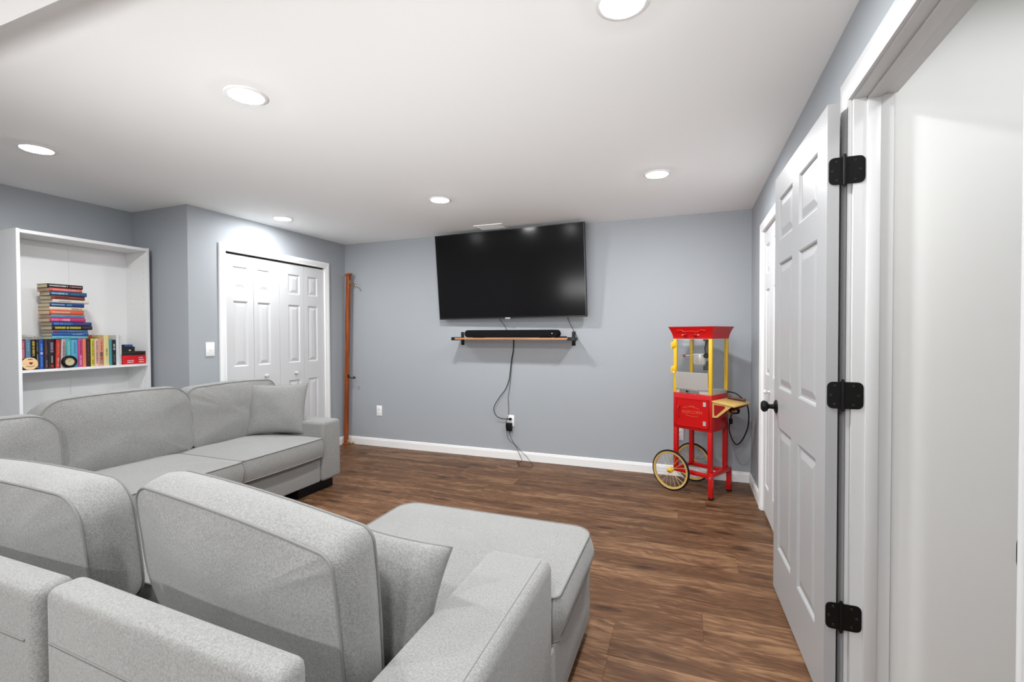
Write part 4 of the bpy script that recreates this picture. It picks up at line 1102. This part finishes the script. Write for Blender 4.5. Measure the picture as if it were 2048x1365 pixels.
# near pillow between the rear cushion and the chaise arm
pa = Vector((0.99, 0.06, -0.11)).normalized(); pb = Vector((-0.03, 0.30, 0.95)); pb = (pb - pa*pb.dot(pa)).normalized(); pn = pa.cross(pb)
throw_pillow(Vector((-1.110, -3.300, 0.700)) - pa*0.215 - pb*0.165, pa, pb, pn, 0.43, 0.33, 0.15, 'grey throw pillow seen from behind, wedged beside the chaise arm', 2)

# ------------------------------------------------------------------ popcorn cart
ct = thing('popcorn_cart', 'red and yellow popcorn machine on a two-wheeled red cart in the corner', 'popcorn cart', (-0.407, -0.348, 0), -0.498)
hx, hy = 0.1605, 0.1425
cb = MB(True).box(-hx, hx, -hy, hy, 0.514, 0.804); cb.build('cabinet', M_RED, ct, bevel=0.004)
# cabinet door with rim, handle, hinges and lettering
dr = MB(True).box(-0.138, 0.140, -hy - 0.006, -hy + 0.001, 0.540, 0.766)
dr.box(-0.138, 0.140, -hy - 0.009, -hy - 0.005, 0.757, 0.766).box(-0.138, 0.140, -hy - 0.009, -hy - 0.005, 0.540, 0.549).box(-0.138, -0.129, -hy - 0.009, -hy - 0.005, 0.540, 0.766).box(0.131, 0.140, -hy - 0.009, -hy - 0.005, 0.540, 0.766)
door = dr.build('cabinet_door', M_RED, ct)
def sub(mb, name, m, par, **k):
    o = mb.build(name, m, None, **k); o.parent = par; return o
sub(MB(True).tube(smooth_path([(-0.100, -hy - 0.006, 0.706), (-0.108, -hy - 0.02, 0.690), (-0.111, -hy - 0.024, 0.655), (-0.108, -hy - 0.02, 0.620), (-0.100, -hy - 0.006, 0.604)]), 0.005, 8), 'door_handle', M_RED, door, smooth=True)
for zc in (0.730, 0.580):
    sub(MB(True).box(0.096, 0.120, -hy - 0.0085, -hy - 0.006, zc - 0.017, zc + 0.017).tube([(0.108, -hy - 0.010, zc - 0.017), (0.108, -hy - 0.010, zc + 0.017)], 0.0035, 8), 'hinge', M_STEEL, door)
M_GOLDP = mat('gold_print', srgb(200, 84, 50), 0.5)
lt = lettering('door_lettering', 'POPCORN', 0.036, door, M_GOLDP, (0.004, -hy - 0.0062, 0.655), (1, 0, 0.06), (0, 0, 1))
ln_ = MB(True); rr_ = random.Random(21)
for (xa, xb, zz, cv) in ((-0.07, 0.062, 0.684, 0.012), (-0.045, 0.055, 0.628, -0.006), (-0.02, 0.02, 0.702, 0.0)):
    x = xa
    while x < xb:
        s = rr_.uniform(0.003, 0.006); k = 1 - ((x-(xa+xb)/2)/((xb-xa)/2))**2
        ln_.box(x, x + s*0.7, -hy - 0.0066, -hy - 0.006, zz + cv*k, zz + cv*k + 0.0055); x += s + (0.003 if rr_.random() < .15 else 0.0006)
sub(ln_, 'small_lettering', M_GOLDP, door)
# glass case: posts, panes, steel tray front, base strip, drawer
for sx in (-1, 1):
    for sy in (-1, 1):
        MB(True).box(sx*hx - (0.026 if sx > 0 else 0), sx*hx + (0.026 if sx < 0 else 0), sy*hy - (0.022 if sy > 0 else 0), sy*hy + (0.022 if sy < 0 else 0), 0.804, 1.244).build('post', M_YEL, ct, bevel=0.002)
GL = glass()
MB(True).box(-hx + 0.026, hx - 0.026, -hy + 0.008, -hy + 0.011, 0.965, 1.242).build('front_pane', GL, ct)
MB(True).box(-hx + 0.026, hx - 0.026, hy - 0.011, hy - 0.008, 0.83, 1.242).build('back_pane', GL, ct)
for s in (-1, 1):
    MB(True).box(s*hx - s*0.010 - 0.0015, s*hx - s*0.010 + 0.0015, -hy + 0.022, hy - 0.022, 0.83, 1.242).build('side_pane', GL, ct)
MB(True).box(-hx + 0.001, hx - 0.001, -hy + 0.004, hy - 0.001, 0.804, 0.830).build('base_strip', M_STEEL, ct, bevel=0.001, segs=1)
tr_ = MB(True).prism([(-hy - 0.003, 0.838), (-hy - 0.0015, 0.838), (-hy - 0.010, 0.968), (-hy - 0.005, 0.973), (-hy - 0.013, 0.971)], (-0.134, 0, 0), (0, 1, 0), (0, 0, 1), (1, 0, 0), 0.268)
tr_.build('tray_flap', M_STEEL, ct)
dw = MB(True).box(-0.105, 0.06, -hy - 0.002, -hy + 0.006, 0.808, 0.834).build('drawer', mat('grey_steel', (0.45, 0.45, 0.44), 0.4, metal=1.0), ct, bevel=0.001, segs=1)
sub(MB(True).prism([(-0.045, 0.812), (-0.022, 0.820), (-0.045, 0.829)], (0, -hy - 0.010, 0), (1, 0, 0), (0, 0, 1), (0, 1, 0), 0.009), 'drawer_knob', M_BLKPL, dw)
for zc in (1.196, 0.998):
    MB(True).box(-hx - 0.014, -hx + 0.024, -hy - 0.010, -hy + 0.004, zc - 0.02, zc + 0.02).box(-hx - 0.018, -hx - 0.004, -hy - 0.012, -hy + 0.004, zc - 0.038, zc + 0.008).build('door_hinge', M_YEL, ct, bevel=0.002)
sub_k = MB(True).lathe((-hx + 0.01, -hy - 0.012, 0.968), (0, -1, 0), [(0.008, 0), (0.008, 0.006), (0.003, 0.009)], 12).build('catch', M_PLATE, ct)
# canopy: flared red top
rings = []
for k in range(9):
    s = k/8; e = 0.030*(s**1.6); z = 1.242 + 0.096*s
    rings.append((hx + 0.001 + e, hy + 0.001 + e, z))
vs = []; fs = []
for (X, Y, z) in rings: vs += [(-X,-Y,z),(X,-Y,z),(X,Y,z),(-X,Y,z)]
for i in range(8):
    for k in range(4): fs.append((4*i+k, 4*i+(k+1)%4, 4*i+4+(k+1)%4, 4*i+4+k))
fs += [(3,2,1,0), (32,33,34,35)]
cn = MB(True).add(vs, fs).build('canopy', M_RED, ct)
for X in (-0.052, 0.032):
    sub(MB(True).lathe((X, -hy - 0.006, 1.271), (0, -1, -0.25), [(0.013, 0), (0.013, 0.008), (0.008, 0.010), (0.008, 0.02)], 14), 'switch', mat('dark_red_plastic', srgb(150, 8, 10), 0.3), cn, smooth=True)
    sub(MB(True).box(X - 0.03 + (0 if X < 0 else 0.045), X - 0.012 + (0 if X < 0 else 0.045), -hy - 0.0105, -hy - 0.008, 1.268, 1.276), 'switch_print', mat('pink_print', srgb(236, 120, 110), 0.5), cn)
sub(MB(True).tube(smooth_path([(-0.12, -hy - 0.022, 1.305), (-0.085, -hy - 0.022, 1.310), (-0.05, -hy - 0.019, 1.298), (0, -hy - 0.021, 1.303), (0.05, -hy - 0.019, 1.298), (0.085, -hy - 0.022, 1.310), (0.12, -hy - 0.022, 1.305)]), 0.0018, 6), 'scroll_line', mat('bright_red_print', srgb(226, 60, 50), 0.4), cn, smooth=True)
MB(True).box(-hx + 0.002, hx - 0.002, -hy + 0.002, hy - 0.002, 1.238, 1.2425).build('case_roof', M_STEEL, ct)
# kettle hanging from a black motor arm
kt = MB(True).lathe((-0.005, 0, 1.04), (0, 0, 1), [(0.02, -0.012), (0.046, -0.010), (0.052, 0.0), (0.053, 0.07), (0.055, 0.072), (0.051, 0.074)], 28).build('kettle', M_STEEL, ct, smooth=True)
sub(MB(True).prism([(-0.052, 0), (0.048, 0), (0.048, 0.006), (-0.04, 0.004)], (-0.005, -0.03, 1.114), (1, 0, 0), (0, 0.1, 1), (0, 1, 0), 0.06), 'kettle_lid', M_STEEL, kt)
sub(MB(True).tube([(-0.058, -0.01, 1.105), (-0.12, -0.02, 1.098)], 0.0035, 8), 'handle_rod', M_STEEL, kt)
sub(MB(True).lathe((-0.12, -0.02, 1.098), (-1, -0.15, -0.05), [(0.006, 0), (0.011, 0.008), (0.009, 0.02), (0.003, 0.026)], 12), 'handle_knob', mat('red_knob', srgb(176, 20, 40), 0.4), kt, smooth=True)
MB(True).box(0.040, 0.066, -0.012, 0.014, 1.10, 1.238).box(0.030, 0.076, -0.02, 0.02, 1.222, 1.239).build('motor_arm', mat('grey_arm', srgb(96, 100, 104), 0.4), ct, bevel=0.002)
MB(True).lathe((0.058, -0.018, 1.105), (0.3, -1, 0), [(0.020, 0), (0.022, 0.012), (0.012, 0.022)], 16).tube(smooth_path([(0.058, -0.03, 1.12), (0.05, -0.035, 1.16), (0.062, -0.03, 1.21), (0.078, -0.01, 1.24)]), 0.0035, 6).build('power_plug', M_BLKPL, ct, smooth=True)
MB(True).box(0.020, 0.068, 0.0, 0.03, 0.985, 1.02).box(0.040, 0.060, 0.002, 0.02, 1.015, 1.06).build('heater_block', mat('dark_block', srgb(50, 52, 56), 0.5), ct, bevel=0.003)
# stand: four legs, rails, front stub legs
for sx in (-1, 1):
    for sy in (-1, 1):
        MB(True).box(sx*(hx - 0.017) - 0.0165, sx*(hx - 0.017) + 0.0165, sy*(hy - 0.017) - 0.0165, sy*(hy - 0.017) + 0.0165, 0.158, 0.516).build('leg', M_RED, ct, bevel=0.003)
for sy in (-1, 1):
    MB(True).bar((-hx - 0.0, sy*(hy - 0.017), 0.170), (hx + 0.005, sy*(hy - 0.017), 0.168), 0.032, 0.030).build('rail', M_RED, ct, bevel=0.004)
MB(True).bar((-hx + 0.017, -hy + 0.02, 0.172), (-hx + 0.017, hy - 0.02, 0.172), 0.026, 0.026).build('rail', M_RED, ct, bevel=0.004)
MB(True).bar((hx + 0.004, -hy - 0.022, 0.186), (hx + 0.004, hy + 0.022, 0.186), 0.030, 0.030).build('rail', M_RED, ct, bevel=0.005)
for sy in (-1, 1):
    lg = MB(True).box(hx - 0.014, hx + 0.020, sy*(hy + 0.010) - 0.016, sy*(hy + 0.010) + 0.016, 0.014, 0.186).build('front_leg', M_RED, ct, bevel=0.005)
    sub(MB(True).box(hx - 0.013, hx + 0.019, sy*(hy + 0.010) - 0.015, sy*(hy + 0.010) + 0.015, 0.0, 0.016), 'rubber_cap', M_TIRE, lg, bevel=0.002)
    sub(MB(True).lathe((hx + 0.003, sy*(hy + 0.010) - 0.0165, 0.17), (0, -1, 0), [(0.005, 0), (0.004, 0.003)], 8), 'bolt', M_STEEL, lg)
# wheels
WC = (-0.161, 0.0, 0.1665)
MB(True).tube([(WC[0], -hy - 0.06, WC[2]), (WC[0], hy + 0.06, WC[2])], 0.006, 10).build('axle', M_STEEL, ct)
for sy in (-1, 1):
    yc = sy*(hy + 0.040)
    def ringpath(R, n=56): return [(WC[0] + R*math.cos(2*math.pi*k/n), yc, WC[2] + R*math.sin(2*math.pi*k/n)) for k in range(n)]
    wh = MB(True).tube(ringpath(0.1575), 0.0085, 10, closed=True).build('wheel', M_TIRE, ct, smooth=True)
    rim = MB(True); n = 56
    for k in range(n):
        a0, a1 = 2*math.pi*k/n, 2*math.pi*(k+1)/n
        P = []
        for a in (a0, a1):
            for (R, d) in ((0.137, -0.005), (0.153, -0.008), (0.153, 0.008), (0.137, 0.005)):
                P.append((WC[0] + R*math.cos(a), yc + d, WC[2] + R*math.sin(a)))
        rim.add(P, [(0,1,5,4), (1,2,6,5), (2,3,7,6), (3,0,4,7)])
    sub(rim, 'rim', M_TAN, wh, smooth=True)
    for k in range(20):
        a = 2*math.pi*k/20; a_in = a + (0.35 if k % 2 else -0.35); d = 0.014 if k % 4 < 2 else -0.014
        sub(MB(True).tube([(WC[0] + 0.016*math.cos(a_in), yc + d, WC[2] + 0.016*math.sin(a_in)), (WC[0] + 0.139*math.cos(a), yc, WC[2] + 0.139*math.sin(a))], 0.0012, 5), 'spoke', mat('tan_spoke', srgb(220, 200, 150), 0.4, metal=0.3), wh)
    sub(MB(True).lathe((WC[0], yc, WC[2]), (0, sy, 0), [(0.008, -0.022), (0.021, -0.018), (0.021, -0.013), (0.011, -0.010), (0.011, 0.010), (0.021, 0.013), (0.021, 0.018), (0.012, 0.022), (0.010, 0.028)], 16), 'hub', M_YEL, wh, smooth=True)
    sub(MB(True).lathe((WC[0], yc + sy*0.028, WC[2]), (0, sy, 0), [(0.009, 0), (0.009, 0.006), (0.004, 0.009)], 6), 'axle_nut', M_GOLD, wh)
# side shelf on triangular brackets, with cord pegs
sf = MB(True).prism([(hx - 0.002, 0.765), (hx - 0.002, 0.751), (0.330, 0.729), (0.338, 0.734), (0.335, 0.744)], (0, -0.137, 0), (1, 0, 0), (0, 0, 1), (0, 1, 0), 0.274).build('side_shelf', M_TAN, ct, bevel=0.003)
for yv in (-0.132, 0.118):
    pts = [(hx, 0.760), (hx, 0.633), (0.200, 0.637), (0.318, 0.742)]
    inn = [(hx + 0.014, 0.735), (hx + 0.016, 0.652), (0.192, 0.652), (0.262, 0.722), (0.255, 0.732)]
    b_ = MB(True).prism(pts, (0, yv, 0), (1, 0, 0), (0, 0, 1), (0, 1, 0), 0.014).build('shelf_bracket', M_TAN, ct, bevel=0.001, segs=1)
    sub(MB(True).prism(inn, (0, yv - 0.0012, 0), (1, 0, 0), (0, 0, 1), (0, 1, 0), 0.0162), 'inset', M_DKRED, b_)
M_PEG = wood('peg_wood', srgb(70, 40, 26), srgb(104, 62, 40), 0.4, axis=0, freq=60)
MB(True).tube([(0.190, 0.085, 0.772), (0.318, 0.085, 0.764)], 0.011, 12).tube([(0.185, 0.085, 0.772), (0.205, 0.085, 0.771)], 0.015, 12).build('cord_peg', M_PEG, ct, smooth=True)
MB(True).tube([(0.205, 0.118, 0.672), (0.318, 0.112, 0.730)], 0.010, 12).build('cord_peg', M_PEG, ct, smooth=True)
loops = []
for k in range(44):
    a = 2*math.pi*k/11; loops.append((0.215 + 0.032*math.cos(a) + 0.002*k/11, 0.115 + 0.006*(k/11) , 0.668 + 0.026*math.sin(a)))
MB(True).tube(loops, 0.0048, 7).build('cord_coil', M_BLKPL, ct, smooth=True)
MB(True).tube(smooth_path([(0.130, hy - 0.002, 0.803), (0.153, 0.118, 0.812), (0.227, 0.10, 0.811), (0.281, 0.10, 0.778), (0.300, 0.155, 0.724), (0.315, 0.155, 0.64), (0.310, 0.15, 0.545), (0.278, 0.145, 0.452), (0.236, 0.14, 0.396), (0.200, 0.14, 0.420), (0.165, 0.15, 0.500), (0.170, 0.15, 0.575), (0.195, 0.13, 0.640)]), 0.0048, 8).build('power_cord', M_BLKPL, ct, smooth=True)
MB(True).lathe((0.186, 0.128, 0.60), (0.05, 0, -1), [(0.007, 0), (0.014, 0.006), (0.014, 0.036), (0.008, 0.046)], 12).build('cord_plug', M_BLKPL, ct, smooth=True)
